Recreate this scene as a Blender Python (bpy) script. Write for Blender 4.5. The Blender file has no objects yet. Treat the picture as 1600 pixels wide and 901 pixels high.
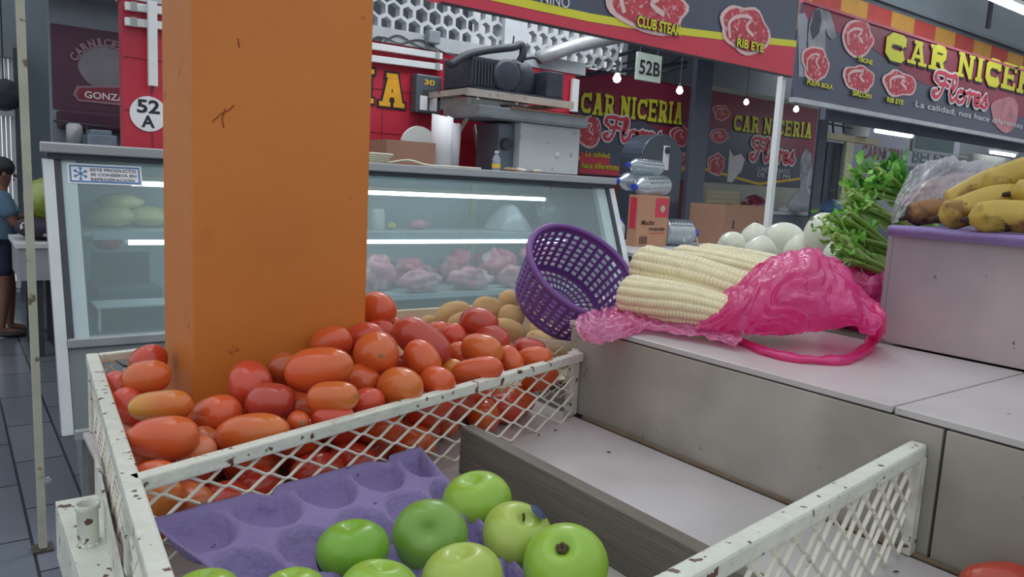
import bpy, bmesh, math, random
from mathutils import Vector, Matrix, noise
random.seed(7)
PI = math.pi
C = bpy.context.scene.collection
SC = bpy.context.scene

# ---------------------------------------------------------------- camera
FPX = 1193.0
CAMZ = 1.5
pitch, roll, yaw = math.radians(7.85), math.radians(3.03), math.radians(36.7)
fw = Vector((math.sin(yaw)*math.cos(pitch), math.cos(yaw)*math.cos(pitch), -math.sin(pitch)))
hr = Vector((math.cos(yaw), -math.sin(yaw), 0))
upv = hr.cross(fw)
rc = hr*math.cos(roll) + upv*math.sin(roll)
uc = -hr*math.sin(roll) + upv*math.cos(roll)
CP = Vector((0, 0, CAMZ))
cd = bpy.data.cameras.new('camera'); cam = bpy.data.objects.new('camera', cd); C.objects.link(cam)
cd.sensor_width = 36; cd.lens = FPX/1600*36; cd.clip_start = 0.02; cd.clip_end = 200
Mx = Matrix((rc, uc, -fw)).transposed().to_4x4(); Mx.translation = CP
cam.matrix_world = Mx
SC.camera = cam

# ---------------------------------------------------------------- view, world, lights
SC.view_settings.view_transform = 'Standard'; SC.view_settings.look = 'None'
SC.view_settings.exposure = 0.0; SC.view_settings.gamma = 1.0; SC.view_settings.use_curve_mapping = False
W = bpy.data.worlds.new('World'); SC.world = W; W.use_nodes = True
nt = W.node_tree; nt.nodes.clear()
wo = nt.nodes.new('ShaderNodeOutputWorld'); bg = nt.nodes.new('ShaderNodeBackground')
tc = nt.nodes.new('ShaderNodeTexCoord'); sp = nt.nodes.new('ShaderNodeSeparateXYZ')
rp = nt.nodes.new('ShaderNodeValToRGB'); mr = nt.nodes.new('ShaderNodeMapRange')
nt.links.new(tc.outputs['Generated'], sp.inputs[0]); nt.links.new(sp.outputs[2], mr.inputs[0])
mr.inputs[1].default_value = -1; mr.inputs[2].default_value = 1
nt.links.new(mr.outputs[0], rp.inputs[0])
rp.color_ramp.elements[0].position = 0.28; rp.color_ramp.elements[0].color = (0.30, 0.30, 0.30, 1)
rp.color_ramp.elements[1].position = 0.75; rp.color_ramp.elements[1].color = (0.88, 0.94, 0.98, 1)
nt.links.new(rp.outputs[0], bg.inputs[0]); nt.links.new(bg.outputs[0], wo.inputs[0])
bg.inputs[1].default_value = 0.90
def area(name, loc, target, sx, sy, power, col):
    l = bpy.data.lights.new(name, 'AREA'); l.shape = 'RECTANGLE'; l.size = sx; l.size_y = sy
    l.energy = power; l.color = col
    o = bpy.data.objects.new(name, l); C.objects.link(o); o.location = loc
    o.rotation_euler = (Vector(target)-Vector(loc)).to_track_quat('-Z', 'Y').to_euler()
    return o
area('overhead_fill', (0.4, 1.9, 4.6), (0.6, 1.2, 1.0), 2.4, 1.6, 16, (0.93, 0.97, 1.0))  # added fill lamp, unseen, for soft highlights on the produce from above
area('stall_fill', (3.6, 4.2, 3.9), (3.4, 4.5, 1.0), 3.0, 0.8, 70, (0.92, 0.96, 1.0))  # unseen lamp added to brighten the red-walled stall and fridge
area('far_stall_fill', (7.8, 5.2, 3.8), (8.2, 6.2, 1.0), 4.0, 1.0, 230, (0.9, 0.95, 1.0))  # unseen lamp added to lift the far stalls

# ---------------------------------------------------------------- pixel helpers: a pixel's ray met with a real plane
def ray(px, py): return fw + rc*((px-800)/FPX) - uc*((py-450.5)/FPX)
def PZ(px, py, z): r = ray(px, py); return CP + r*((z-CAMZ)/r.z)
def PY(px, py, y): r = ray(px, py); return CP + r*(y/r.y)
def PX(px, py, x): r = ray(px, py); return CP + r*(x/r.x)
def PD(px, py, d): return CP + ray(px, py)*d
def RY(x0, yt, x1, yb, Y):
    ym = (yt+yb)/2
    return PY(x0, ym, Y).x, PY(x1, ym, Y).x, PY(x0, yb, Y).z, PY(x0, yt, Y).z

# ---------------------------------------------------------------- materials
MATS = {}
def mat(name, col, rough=0.5, metal=0.0, var=0.12, scale=6.0, bump=0.0, bscale=40.0, spots=None, spots2=None,
        spec=0.5, emit=None, estr=1.0, coat=0.0, stretch=(1, 1, 1), sss=0.0):
    if name in MATS: return MATS[name]
    m = bpy.data.materials.new(name); m.use_nodes = True; MATS[name] = m
    n = m.node_tree; L = n.links; p = n.nodes['Principled BSDF']
    p.inputs['Roughness'].default_value = rough; p.inputs['Metallic'].default_value = metal
    p.inputs['Specular IOR Level'].default_value = spec; p.inputs['Coat Weight'].default_value = coat
    if sss:
        p.inputs['Subsurface Weight'].default_value = sss; p.inputs['Subsurface Radius'].default_value = (0.01, 0.004, 0.002)
    if emit:
        p.inputs['Emission Color'].default_value = (*emit, 1); p.inputs['Emission Strength'].default_value = estr
    tcn = n.nodes.new('ShaderNodeTexCoord'); mp = n.nodes.new('ShaderNodeMapping'); mp.inputs['Scale'].default_value = stretch
    L.new(tcn.outputs['Object'], mp.inputs[0])
    nz = n.nodes.new('ShaderNodeTexNoise'); nz.inputs['Scale'].default_value = scale; nz.inputs['Detail'].default_value = 5
    L.new(mp.outputs[0], nz.inputs['Vector'])
    mx = n.nodes.new('ShaderNodeMix'); mx.data_type = 'RGBA'
    rmp = n.nodes.new('ShaderNodeMapRange'); rmp.inputs[1].default_value = 0.3; rmp.inputs[2].default_value = 0.7
    L.new(nz.outputs[0], rmp.inputs[0]); L.new(rmp.outputs[0], mx.inputs[0])
    mx.inputs[6].default_value = (*[c*(1-var) for c in col], 1); mx.inputs[7].default_value = (*[min(1, c*(1+var)) for c in col], 1)
    out = mx.outputs[2]
    for s in (spots, spots2):
        if not s: continue
        sc_, lo, hi, sc_col = s
        n2 = n.nodes.new('ShaderNodeTexNoise'); n2.inputs['Scale'].default_value = sc_; n2.inputs['Detail'].default_value = 4
        L.new(mp.outputs[0], n2.inputs['Vector'])
        r2 = n.nodes.new('ShaderNodeMapRange'); r2.inputs[1].default_value = lo; r2.inputs[2].default_value = hi
        L.new(n2.outputs[0], r2.inputs[0])
        m2 = n.nodes.new('ShaderNodeMix'); m2.data_type = 'RGBA'; L.new(r2.outputs[0], m2.inputs[0]); L.new(out, m2.inputs[6])
        m2.inputs[7].default_value = (*sc_col, 1); out = m2.outputs[2]
    L.new(out, p.inputs['Base Color'])
    if bump:
        nb = n.nodes.new('ShaderNodeTexNoise'); nb.inputs['Scale'].default_value = bscale; nb.inputs['Detail'].default_value = 3
        L.new(mp.outputs[0], nb.inputs['Vector'])
        b = n.nodes.new('ShaderNodeBump'); b.inputs['Strength'].default_value = bump; b.inputs['Distance'].default_value = 0.01
        L.new(nb.outputs[0], b.inputs['Height']); L.new(b.outputs[0], p.inputs['Normal'])
    return m
def film(name, col, clear=0.4, gloss=0.15, rough=0.2, trl=0.5):
    """thin plastic or glass: see-through + diffuse/translucent + gloss"""
    if name in MATS: return MATS[name]
    m = bpy.data.materials.new(name); m.use_nodes = True; MATS[name] = m
    n = m.node_tree; n.nodes.clear(); L = n.links
    o = n.nodes.new('ShaderNodeOutputMaterial'); t = n.nodes.new('ShaderNodeBsdfTransparent')
    d = n.nodes.new('ShaderNodeBsdfDiffuse'); tl = n.nodes.new('ShaderNodeBsdfTranslucent'); g = n.nodes.new('ShaderNodeBsdfGlossy')
    t.inputs[0].default_value = (*[0.45+0.55*c for c in col], 1)
    d.inputs[0].default_value = (*col, 1); tl.inputs[0].default_value = (*col, 1)
    g.inputs['Roughness'].default_value = rough
    a = n.nodes.new('ShaderNodeMixShader'); b = n.nodes.new('ShaderNodeMixShader'); c = n.nodes.new('ShaderNodeMixShader')
    a.inputs[0].default_value = trl; L.new(d.outputs[0], a.inputs[1]); L.new(tl.outputs[0], a.inputs[2])
    b.inputs[0].default_value = clear; L.new(a.outputs[0], b.inputs[1]); L.new(t.outputs[0], b.inputs[2])
    lw = n.nodes.new('ShaderNodeLayerWeight'); lw.inputs[0].default_value = 0.35
    mu = n.nodes.new('ShaderNodeMath'); mu.operation = 'MULTIPLY_ADD'; mu.inputs[1].default_value = gloss*1.5; mu.inputs[2].default_value = gloss*0.5
    L.new(lw.outputs['Facing'], mu.inputs[0]); L.new(mu.outputs[0], c.inputs[0])
    L.new(b.outputs[0], c.inputs[1]); L.new(g.outputs[0], c.inputs[2]); L.new(c.outputs[0], o.inputs[0])
    return m
def crinkle(m, scale=60, st=.6):
    n = m.node_tree; L = n.links; t = n.nodes.new('ShaderNodeTexCoord'); z = n.nodes.new('ShaderNodeTexNoise'); z.inputs['Scale'].default_value = scale; z.inputs['Detail'].default_value = 2; z.inputs['Distortion'].default_value = 1.5
    a = n.nodes.new('ShaderNodeMath'); a.operation = 'SUBTRACT'; a.inputs[1].default_value = .5; b2 = n.nodes.new('ShaderNodeMath'); b2.operation = 'ABSOLUTE'
    b = n.nodes.new('ShaderNodeBump'); b.inputs['Strength'].default_value = st; b.inputs['Distance'].default_value = .01
    L.new(t.outputs['Object'], z.inputs['Vector']); L.new(z.outputs[0], a.inputs[0]); L.new(a.outputs[0], b2.inputs[0]); L.new(b2.outputs[0], b.inputs['Height'])
    for k in n.nodes:
        if k.type in ('BSDF_GLOSSY', 'BSDF_DIFFUSE', 'BSDF_TRANSLUCENT'): L.new(b.outputs[0], k.inputs['Normal'])
    return m

# ---------------------------------------------------------------- object helpers
def thing(name, label, cat, loc=(0, 0, 0), group=None):
    o = bpy.data.objects.new(name, None); C.objects.link(o); o.empty_display_size = 0.05
    o.location = loc; o['label'] = label; o['category'] = cat
    if group: o['group'] = group
    return o
def tag(o, label, cat, group=None, kind=None):
    o['label'] = label; o['category'] = cat
    if group: o['group'] = group
    if kind: o['kind'] = kind
    return o
def wloc(p):
    v = Vector((0, 0, 0))
    while p: v = v + p.location; p = p.parent
    return v
def obj(name, bm, m, parent=None, smooth=False, bevel=0.0, seg=2, origin=None, label=None, solid=0.0, sub=0):
    """bm holds world coordinates (or coordinates about origin 'local' when origin is given as None with a rotated parent)"""
    me = bpy.data.meshes.new(name)
    if parent is not None: off = wloc(parent)
    elif origin == 'base' and len(bm.verts):
        xs = [v.co.x for v in bm.verts]; ys = [v.co.y for v in bm.verts]; zs = [v.co.z for v in bm.verts]
        off = Vector(((min(xs)+max(xs))/2, (min(ys)+max(ys))/2, min(zs)))
    else: off = Vector((0, 0, 0))
    if off.length > 0:
        for v in bm.verts: v.co -= off
    bmesh.ops.recalc_face_normals(bm, faces=bm.faces)
    bm.to_mesh(me); bm.free()
    o = bpy.data.objects.new(name, me); C.objects.link(o)
    if parent is not None: o.parent = parent
    else: o.location = off
    for mm in (m if isinstance(m, (list, tuple)) else [m]): me.materials.append(mm)
    if smooth:
        for p in me.polygons: p.use_smooth = True
    if solid:
        s = o.modifiers.new('thick', 'SOLIDIFY'); s.thickness = solid; s.offset = 0
    if bevel:
        b = o.modifiers.new('bev', 'BEVEL'); b.width = bevel; b.segments = seg; b.limit_method = 'ANGLE'
    if sub:
        s = o.modifiers.new('sub', 'SUBSURF'); s.levels = sub; s.render_levels = sub
    if label: o['label'] = label
    return o
def struct(name, bm, m, **k):
    o = obj(name, bm, m, **k); o['kind'] = 'structure'; return o
NB = bmesh.new
def box(bm, x0, x1, y0, y1, z0, z1):
    vs = [bm.verts.new((x, y, z)) for x in (x0, x1) for y in (y0, y1) for z in (z0, z1)]
    for f in ((0, 1, 3, 2), (4, 6, 7, 5), (0, 4, 5, 1), (2, 3, 7, 6), (0, 2, 6, 4), (1, 5, 7, 3)):
        bm.faces.new([vs[i] for i in f])
    return bm
def B(x0, x1, y0, y1, z0, z1): return box(NB(), x0, x1, y0, y1, z0, z1)
def bar(bm, a, b, w, h, up=Vector((0, 0, 1))):
    """rectangular bar from a to b, width w (sideways), height h (top edge at a/b)"""
    a = Vector(a); b = Vector(b); d = (b-a).normalized(); s = d.cross(up).normalized(); u = s.cross(d)
    vs = []
    for p in (a, b):
        for sx, sz in ((-1, 0), (1, 0), (1, -1), (-1, -1)): vs.append(bm.verts.new(p + s*(w/2*sx) + u*(h*sz)))
    for f in ((0, 1, 2, 3), (7, 6, 5, 4), (0, 4, 5, 1), (1, 5, 6, 2), (2, 6, 7, 3), (3, 7, 4, 0)):
        bm.faces.new([vs[i] for i in f])
    return bm
def catmull(pts, n=6, closed=False):
    P = [Vector(p) for p in pts]; out = []; N = len(P)
    if N < 3: return P
    rng = range(N) if closed else range(N-1)
    for i in rng:
        p1, p2 = P[i], P[(i+1) % N]
        p0 = P[i-1] if (i > 0 or closed) else p1*2-p2
        p3 = P[(i+2) % N] if (i+2 < N or closed) else p2*2-p1
        for k in range(n):
            t = k/n
            out.append(0.5*((2*p1)+(p2-p0)*t+(2*p0-5*p1+4*p2-p3)*t*t+(3*p1-p0-3*p2+p3)*t**3))
    if not closed: out.append(P[-1])
    return out
def tube(bm, pts, r, seg=8, caps=True, flat=1.0, closed=False, poly=None):
    P = [Vector(p) for p in pts]; N = len(P)
    rs = r if isinstance(r, (list, tuple)) else [r]*N
    t0 = (P[1]-P[0]).normalized(); ref = Vector((0, 0, 1)) if abs(t0.z) < 0.9 else Vector((1, 0, 0))
    nrm = t0.cross(ref).normalized(); rings = []
    for i in range(N):
        if closed: t = (P[(i+1) % N]-P[i-1])
        else: t = P[min(i+1, N-1)]-P[max(i-1, 0)]
        t.normalize(); nrm = (nrm - t*nrm.dot(t))
        if nrm.length < 1e-6: nrm = t.orthogonal()
        nrm.normalize(); bn = t.cross(nrm)
        ring = []
        for k in range(seg):
            a = 2*PI*k/seg; rr = rs[i]*(poly[k % len(poly)] if poly else 1)
            ring.append(bm.verts.new(P[i]+nrm*math.cos(a)*rr+bn*math.sin(a)*rr*flat))
        rings.append(ring)
    for i in range(N if closed else N-1):
        a, b = rings[i], rings[(i+1) % N]
        for k in range(seg): bm.faces.new((a[k], a[(k+1) % seg], b[(k+1) % seg], b[k]))
    if caps and not closed:
        bm.faces.new(rings[0]); bm.faces.new(rings[-1][::-1])
    return bm
def lathe(bm, prof, c=(0, 0, 0), axis=None, seg=24, fn=None):
    """prof: list of (radius, height)"""
    q = Vector(axis).normalized().to_track_quat('Z', 'Y').to_matrix() if axis is not None else Matrix.Identity(3)
    c = Vector(c); rings = []
    for (r, z) in prof:
        if r < 1e-6: rings.append([bm.verts.new(c+q@Vector((0, 0, z)))]); continue
        ring = []
        for k in range(seg):
            a = 2*PI*k/seg; rr, zz = (r, z) if fn is None else fn(a, r, z)
            ring.append(bm.verts.new(c+q@Vector((rr*math.cos(a), rr*math.sin(a), zz))))
        rings.append(ring)
    for a, b in zip(rings, rings[1:]):
        if len(a) == 1 and len(b) == 1: continue
        for k in range(seg):
            if len(a) == 1: bm.faces.new((a[0], b[(k+1) % seg], b[k]))
            elif len(b) == 1: bm.faces.new((a[k], a[(k+1) % seg], b[0]))
            else: bm.faces.new((a[k], a[(k+1) % seg], b[(k+1) % seg], b[k]))
    return bm
def flatpoly(bm, pts): bm.faces.new([bm.verts.new(p) for p in pts]); return bm
def prismY(bm, pts, y0, y1):
    """pts = (x,z) outline, extruded y0..y1"""
    a = [bm.verts.new((x, y0, z)) for x, z in pts]; b = [bm.verts.new((x, y1, z)) for x, z in pts]
    bm.faces.new(a); bm.faces.new(b[::-1]); n = len(pts)
    for i in range(n): bm.faces.new((a[i], b[i], b[(i+1) % n], a[(i+1) % n]))
    return bm
def blob(bm, c, rx, ry, rz, seg=24, rings=16, amp=0.1, fr=3.0, seed=0, ridged=False, zcut=None):
    c = Vector(c); sv = Vector((seed*3.1, seed*1.7, seed*2.3)); R = []
    for i in range(rings+1):
        th = PI*i/rings; ring = []
        cnt = 1 if i in (0, rings) else seg
        for k in range(cnt):
            a = 2*PI*k/seg; d = Vector((math.sin(th)*math.cos(a), math.sin(th)*math.sin(a), math.cos(th)))
            nz = noise.noise(d*fr+sv)
            if ridged: nz = 1-2*abs(nz)*1.6 + 0.5*noise.noise(d*fr*2.7+sv)
            s = 1+amp*nz; p = Vector((d.x*rx*s, d.y*ry*s, d.z*rz*s))
            if zcut is not None and p.z < zcut: p.z = zcut
            ring.append(bm.verts.new(c+p))
        R.append(ring)
    for a, b in zip(R, R[1:]):
        for k in range(seg):
            if len(a) == 1: bm.faces.new((a[0], b[k], b[(k+1) % seg]))
            elif len(b) == 1: bm.faces.new((a[k], b[0], a[(k+1) % seg]))
            else: bm.faces.new((a[k], b[k], b[(k+1) % seg], a[(k+1) % seg]))
    return bm
def patch(bm, rows, nu=8, nv=8, amp=0.0, fr=20.0, seed=0, ridged=False, crease=0.0, fu=9.0, fv=1.6, out=None):
    rows2 = [catmull(r, nu) for r in rows]
    cols = [catmull([r[i] for r in rows2], nv) for i in range(len(rows2[0]))]
    G = []; sv = Vector((seed, seed*1.3, seed*2.1))
    for i, col_ in enumerate(cols):
        g = []
        for j, p in enumerate(col_):
            if crease:
                u_, v_ = i/(len(cols)-1), j/(len(col_)-1)
                w_ = .35*noise.noise(Vector((u_*3, v_*3, seed)))
                c_ = abs(noise.noise(Vector(((u_+w_*.3)*fu, v_*fv, seed))))*1.0+abs(noise.noise(Vector(((u_-w_)*fu*1.9, v_*fv*2.2, seed+7))))*.6+abs(noise.noise(p*45+Vector((seed, 0, 0))))*.14
                p = p+(out or Vector((-.45, -.6, .65)))*(crease*(c_*2-.7))
            if amp:
                n = noise.noise(p*fr+sv); m2 = noise.noise(p*fr*2.3+sv*2)
                if ridged: n = 1-3*abs(n); m2 = 1-3*abs(m2)
                k2 = noise.noise(p*fr*0.7+sv*3)
                p = p+Vector((k2*amp*0.5, m2*amp*0.4, n*amp+m2*amp*0.4))
            g.append(bm.verts.new(p))
        G.append(g)
    for i in range(len(G)-1):
        for j in range(len(G[0])-1): bm.faces.new((G[i][j], G[i+1][j], G[i+1][j+1], G[i][j+1]))
    return bm

# ---- lettering on planes that face -Y (x to the right, z up)
def text_bm(bm, s, x0, x1, z0, z1, y, bold=0.0, shear=0.0, slope=0.0, depth=0.0):
    cu = bpy.data.curves.new('t', 'FONT'); cu.body = s; cu.size = 1; cu.offset = bold; cu.shear = shear; cu.resolution_u = 3
    o = bpy.data.objects.new('t', cu); C.objects.link(o)
    dg = bpy.context.evaluated_depsgraph_get(); dg.update()
    me = bpy.data.meshes.new_from_object(o.evaluated_get(dg))
    bpy.data.objects.remove(o); bpy.data.curves.remove(cu)
    if not me.vertices: return bm
    xs = [v.co.x for v in me.vertices]; ys = [v.co.y for v in me.vertices]
    ax, bx_, ay, by = min(xs), max(xs), min(ys), max(ys)
    vs = []
    for v in me.vertices:
        u = (v.co.x-ax)/max(1e-6, bx_-ax); w = (v.co.y-ay)/max(1e-6, by-ay)
        vs.append(bm.verts.new((x0+u*(x1-x0), y, z0+w*(z1-z0)+slope*u)))
    for p in me.polygons:
        try: bm.faces.new([vs[i] for i in p.vertices])
        except ValueError: pass
    bpy.data.meshes.remove(me)
    return bm
def ribbon(bm, pts, w, y):
    """flat stroke along 2D (x,z) points at depth y"""
    P = [Vector((p[0], p[1])) for p in pts]; N = len(P); L_, R_ = [], []
    closed = (P[0]-P[-1]).length < 1e-6 and N > 3
    if closed: P = P[:-1]; N -= 1
    for i in range(N):
        if closed: a, b = P[i-1], P[(i+1) % N]; d1 = (P[i]-a).normalized(); d2 = (b-P[i]).normalized()
        else:
            d1 = (P[i]-P[i-1]).normalized() if i > 0 else (P[1]-P[0]).normalized()
            d2 = (P[i+1]-P[i]).normalized() if i < N-1 else d1
        n1 = Vector((-d1.y, d1.x)); n2 = Vector((-d2.y, d2.x)); n = (n1+n2)
        n = n.normalized() if n.length > 1e-4 else n1
        k = min(1.6, 1/max(0.3, n.dot(n1)))
        L_.append(P[i]+n*w/2*k); R_.append(P[i]-n*w/2*k)
    vl = [bm.verts.new((p.x, y, p.y)) for p in L_]; vr = [bm.verts.new((p.x, y, p.y)) for p in R_]
    for i in range(N if closed else N-1):
        j = (i+1) % N
        try: bm.faces.new((vl[i], vl[j], vr[j], vr[i]))
        except ValueError: pass
    return bm
SLAB = {  # heavy western capitals: strokes and serif blocks in a unit box; (points, width)
 'C': [([(.92, .72), (.80, .86), (.35, .86), (.16, .68), (.16, .32), (.35, .14), (.80, .14), (.92, .28)], .27), ([(.90, 1.0), (.90, .62)], .18)],
 'A': [([(.24, .08), (.46, .92)], .25), ([(.78, .08), (.56, .92)], .30), ([(.28, .36), (.72, .36)], .15), ([(.0, .07), (.44, .07)], .14), ([(.56, .07), (1.0, .07)], .14), ([(.26, .93), (.70, .93)], .14)],
 'R': [([(.25, 0), (.25, 1)], .27), ([(.0, .07), (.50, .07)], .14), ([(.0, .93), (.4, .93)], .14), ([(.3, .90), (.70, .90), (.80, .80), (.80, .62), (.70, .50), (.3, .50)], .20), ([(.55, .5), (.80, .08)], .26), ([(.66, .07), (1.0, .07)], .14)],
 'N': [([(.20, 0), (.20, 1)], .22), ([(.82, 0), (.82, 1)], .22), ([(.22, .92), (.80, .10)], .26), ([(0, .07), (.42, .07)], .14), ([(0, .93), (.35, .93)], .14), ([(.62, .93), (1, .93)], .14)],
 'I': [([(.5, 0), (.5, 1)], .5), ([(.05, .07), (.95, .07)], .14), ([(.05, .93), (.95, .93)], .14)],
 'E': [([(.25, 0), (.25, 1)], .27), ([(.0, .08), (.95, .08)], .16), ([(.0, .92), (.95, .92)], .16), ([(.3, .5), (.75, .5)], .16), ([(.89, .0), (.89, .30)], .15), ([(.89, 1), (.89, .70)], .15), ([(.74, .38), (.74, .62)], .13)],
}
def slab_word(bm, word, x0, x1, z0, h0, y, h1=None, rise=0.0, grow=0.0):
    """letters from x0 to x1, baseline z0 (rising), cap height h0 to h1; grow = extra stroke for an outline"""
    h1 = h1 or h0; wid = [0.5 if c == 'I' else (0.35 if c == ' ' else 1.0) for c in word]; gap = 0.12
    tot = sum(wid)+gap*(len(word)-1); k = (x1-x0)/tot; x = x0
    for c, w in zip(word, wid):
        if c != ' ':
            t = (x-x0)/(x1-x0); h = h0+(h1-h0)*t; zb = z0+rise*t
            for si, (pts, sw) in enumerate(SLAB[c]):
                P = [(x+px_*w*k, zb+pz_*h) for px_, pz_ in pts]
                ribbon(bm, extend(P, grow/2), sw*w*k+grow if abs(P[0][0]-P[-1][0]) < 0.3*abs(P[0][1]-P[-1][1]) or len(P) > 2 else sw*h+grow, y-si*.0004)
        x += (w+gap)*k
    return bm
def extend(P, e):
    if not e: return P
    P = [Vector(p) for p in P]
    P[0] = P[0]+(P[0]-P[1]).normalized()*e; P[-1] = P[-1]+(P[-1]-P[-2]).normalized()*e
    return [(p.x, p.y) for p in P]
SCRIPT = [  # flowing lower-case hand for one word, strokes in a 5.2 x 1.6 box
 [(.35, .95), (.10, 1.15), (.25, 1.45), (.70, 1.50), (1.15, 1.42), (1.50, 1.55)],
 [(.85, 1.45), (.80, 1.0), (.62, .35), (.40, .02), (.12, .05), (.05, .28), (.28, .38)],
 [(.45, .80), (.80, .88), (1.10, .80)],
 [(1.25, .40), (1.60, .95), (1.62, 1.45), (1.42, 1.40), (1.34, .80), (1.32, .15), (1.50, .0), (1.72, .25)],
 [(2.15, .72), (1.85, .60), (1.78, .20), (2.0, .0), (2.28, .15), (2.35, .50), (2.15, .72), (2.30, .62), (2.55, .66)],
 [(2.55, .66), (2.72, .78), (2.75, .50), (2.66, .02)], [(2.70, .40), (2.88, .70), (3.12, .70)],
 [(3.12, .28), (3.45, .40), (3.52, .65), (3.30, .72), (3.12, .45), (3.18, .10), (3.42, .0), (3.70, .20)],
 [(3.70, .20), (3.98, .78), (4.02, .55), (4.18, .22), (4.0, .0), (3.78, .10)]]
def script_word(bm, x0, x1, z0, h, y, w):
    kx = (x1-x0)/4.3; kz = h/1.55
    for si, st in enumerate(SCRIPT):
        y -= .0003
        ps = [(p.x, p.y) for p in catmull([Vector((x0+a*kx, z0+b*kz, 0)) for a, b in st], 5)]
        ribbon(bm, ps, w, y)
        for e in (ps[0], ps[-1]):
            bm.faces.new([bm.verts.new((e[0]+w/2*math.cos(a*PI/5), y-.0001, e[1]+w/2*math.sin(a*PI/5))) for a in range(10)])
    return bm
def disc(bm, cx, cz, rx, rz, y, n=24, wob=0.0, seed=0):
    bm.faces.new([bm.verts.new((cx+rx*(1+wob*noise.noise(Vector((math.cos(2*PI*i/n)*1.3+seed, math.sin(2*PI*i/n)*1.3, seed))))*math.cos(2*PI*i/n), y,
                                cz+rz*(1+wob*noise.noise(Vector((math.cos(2*PI*i/n)*1.3+seed, math.sin(2*PI*i/n)*1.3, seed))))*math.sin(2*PI*i/n))) for i in range(n)])
    return bm
def S(r, g, b): return tuple(((c/255)/12.92 if c/255 <= 0.04045 else ((c/255+0.055)/1.055)**2.4) for c in (r, g, b))
# ---------------------------------------------------------------- shared materials
M_paint = mat('chipped_white_paint', S(214, 217, 206), 0.45, var=0.08, scale=14, bump=0.3, bscale=60, spots=(75, .63, .66, S(96, 68, 54)), spots2=(12, .60, .75, S(190, 186, 172)))
M_mesh = mat('mesh_white_paint', S(226, 224, 210), 0.5, var=0.08, scale=30, spots=(60, .68, .72, S(120, 100, 85)))
M_tile = mat('worn_ceramic_tile', S(176, 171, 164), 0.40, var=0.12, scale=9, bump=0.06, bscale=30, spots=(4, .44, .64, S(146, 142, 132)), spots2=(70, .70, .74, S(110, 102, 96)))
M_tiletop = mat('worn_white_tile_top', S(198, 193, 194), 0.30, var=0.05, scale=6, bump=0.05, bscale=30, spots=(4, .48, .75, S(172, 168, 168)), spots2=(60, .72, .75, S(110, 100, 95)))
M_grout = mat('dark_grout', S(92, 84, 78), 0.9, var=0.2, scale=40)
M_orange = mat('orange_wall_paint', S(205, 122, 48), 0.5, var=0.06, scale=5, bump=0.12, bscale=22, spots=(26, .68, .72, S(160, 88, 34)), spots2=(7, .62, .70, S(196, 112, 42)))
M_board = mat('grey_wood_board', S(108, 102, 94), 0.7, var=0.18, scale=5, bump=0.3, bscale=25, stretch=(8, 1, 14))
M_tray = mat('purple_paper_pulp', S(132, 118, 164), 0.9, var=0.08, scale=12, bump=0.35, bscale=120, spots=(90, .70, .74, S(80, 66, 110)))
M_basket = mat('purple_plastic', S(112, 66, 142), 0.35, var=0.06, scale=10)
M_steel = mat('brushed_steel', S(168, 172, 176), 0.35, metal=0.7, var=0.1, scale=8, stretch=(1, 1, 20))
M_alu = mat('grey_aluminium_trim', S(176, 180, 182), 0.35, metal=0.35, var=0.08, scale=10)
M_dark = mat('dark_rubber', S(58, 62, 70), 0.6, var=0.15)  # black raised to stand in for the veil of haze
M_white = mat('plain_white', S(214, 218, 218), 0.5, var=0.05)
M_red = mat('red_painted_wall', S(184, 40, 62), 0.4, var=0.08, scale=2.5)
M_grey = mat('grey_plaster', S(150, 156, 162), 0.8, var=0.06, scale=2)
M_yel = mat('sign_yellow', S(232, 190, 48), 0.5, var=0.03)
M_lime = mat('sign_lemon_yellow', S(226, 222, 60), 0.5, var=0.03)
M_black = mat('sign_black', S(30, 32, 38), 0.5, var=0.05)
M_pwhite = mat('print_white', S(228, 226, 230), 0.5, var=0.02)
M_pred = mat('print_red', S(214, 60, 84), 0.5, var=0.04)
M_maroon = mat('banner_maroon', S(140, 44, 72), 0.4, var=0.25, scale=1.2)  # lightened in place of haze over the background
M_slate = mat('banner_slate', S(80, 86, 106), 0.4, var=0.1, scale=1.5)  # lightened too: the colour carries the haze
M_meat = mat('printed_meat', S(196, 64, 78), 0.5, var=0.25, scale=30, spots=(34, .56, .66, S(232, 170, 176)))
M_fat = mat('printed_fat', S(232, 196, 196), 0.5, var=0.08, scale=20)
def glow(name, col, s):
    if name in MATS: return MATS[name]
    return mat(name, (0.8, 0.8, 0.8), 0.5, emit=col, estr=s)

# ================================================================ SETTING: floor and far walls
M_floor = mat('floor_tiles', S(96, 104, 118), 0.22, var=0.14, scale=4)
_n = M_floor.node_tree; _p = _n.nodes['Principled BSDF']
_t = _n.nodes.new('ShaderNodeTexCoord'); _m = _n.nodes.new('ShaderNodeMapping'); _b = _n.nodes.new('ShaderNodeTexBrick')
_n.links.new(_t.outputs['Object'], _m.inputs[0]); _n.links.new(_m.outputs[0], _b.inputs[0]); _m.inputs['Rotation'].default_value = (0, 0, PI/2)
_b.inputs['Scale'].default_value = 1.0; _b.inputs['Brick Width'].default_value = 0.62; _b.inputs['Row Height'].default_value = 0.22; _b.inputs['Mortar Size'].default_value = 0.006
_b.inputs['Color1'].default_value = (*S(98, 104, 116), 1); _b.inputs['Color2'].default_value = (*S(120, 124, 134), 1); _b.inputs['Mortar'].default_value = (*S(44, 44, 50), 1)
_n.links.new(_b.outputs[0], _p.inputs['Base Color'])
struct('floor', B(-4, 26, -2, 13, -0.1, 0), M_floor)
struct('wall_left_back', B(-3, 3.2, 9.6, 9.75, 0, 4.6), mat('hall_wall_paint', S(140, 150, 160), 0.8, var=0.05, scale=1.5))
xw_ = PY(79, 120, 8.06).x
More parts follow.
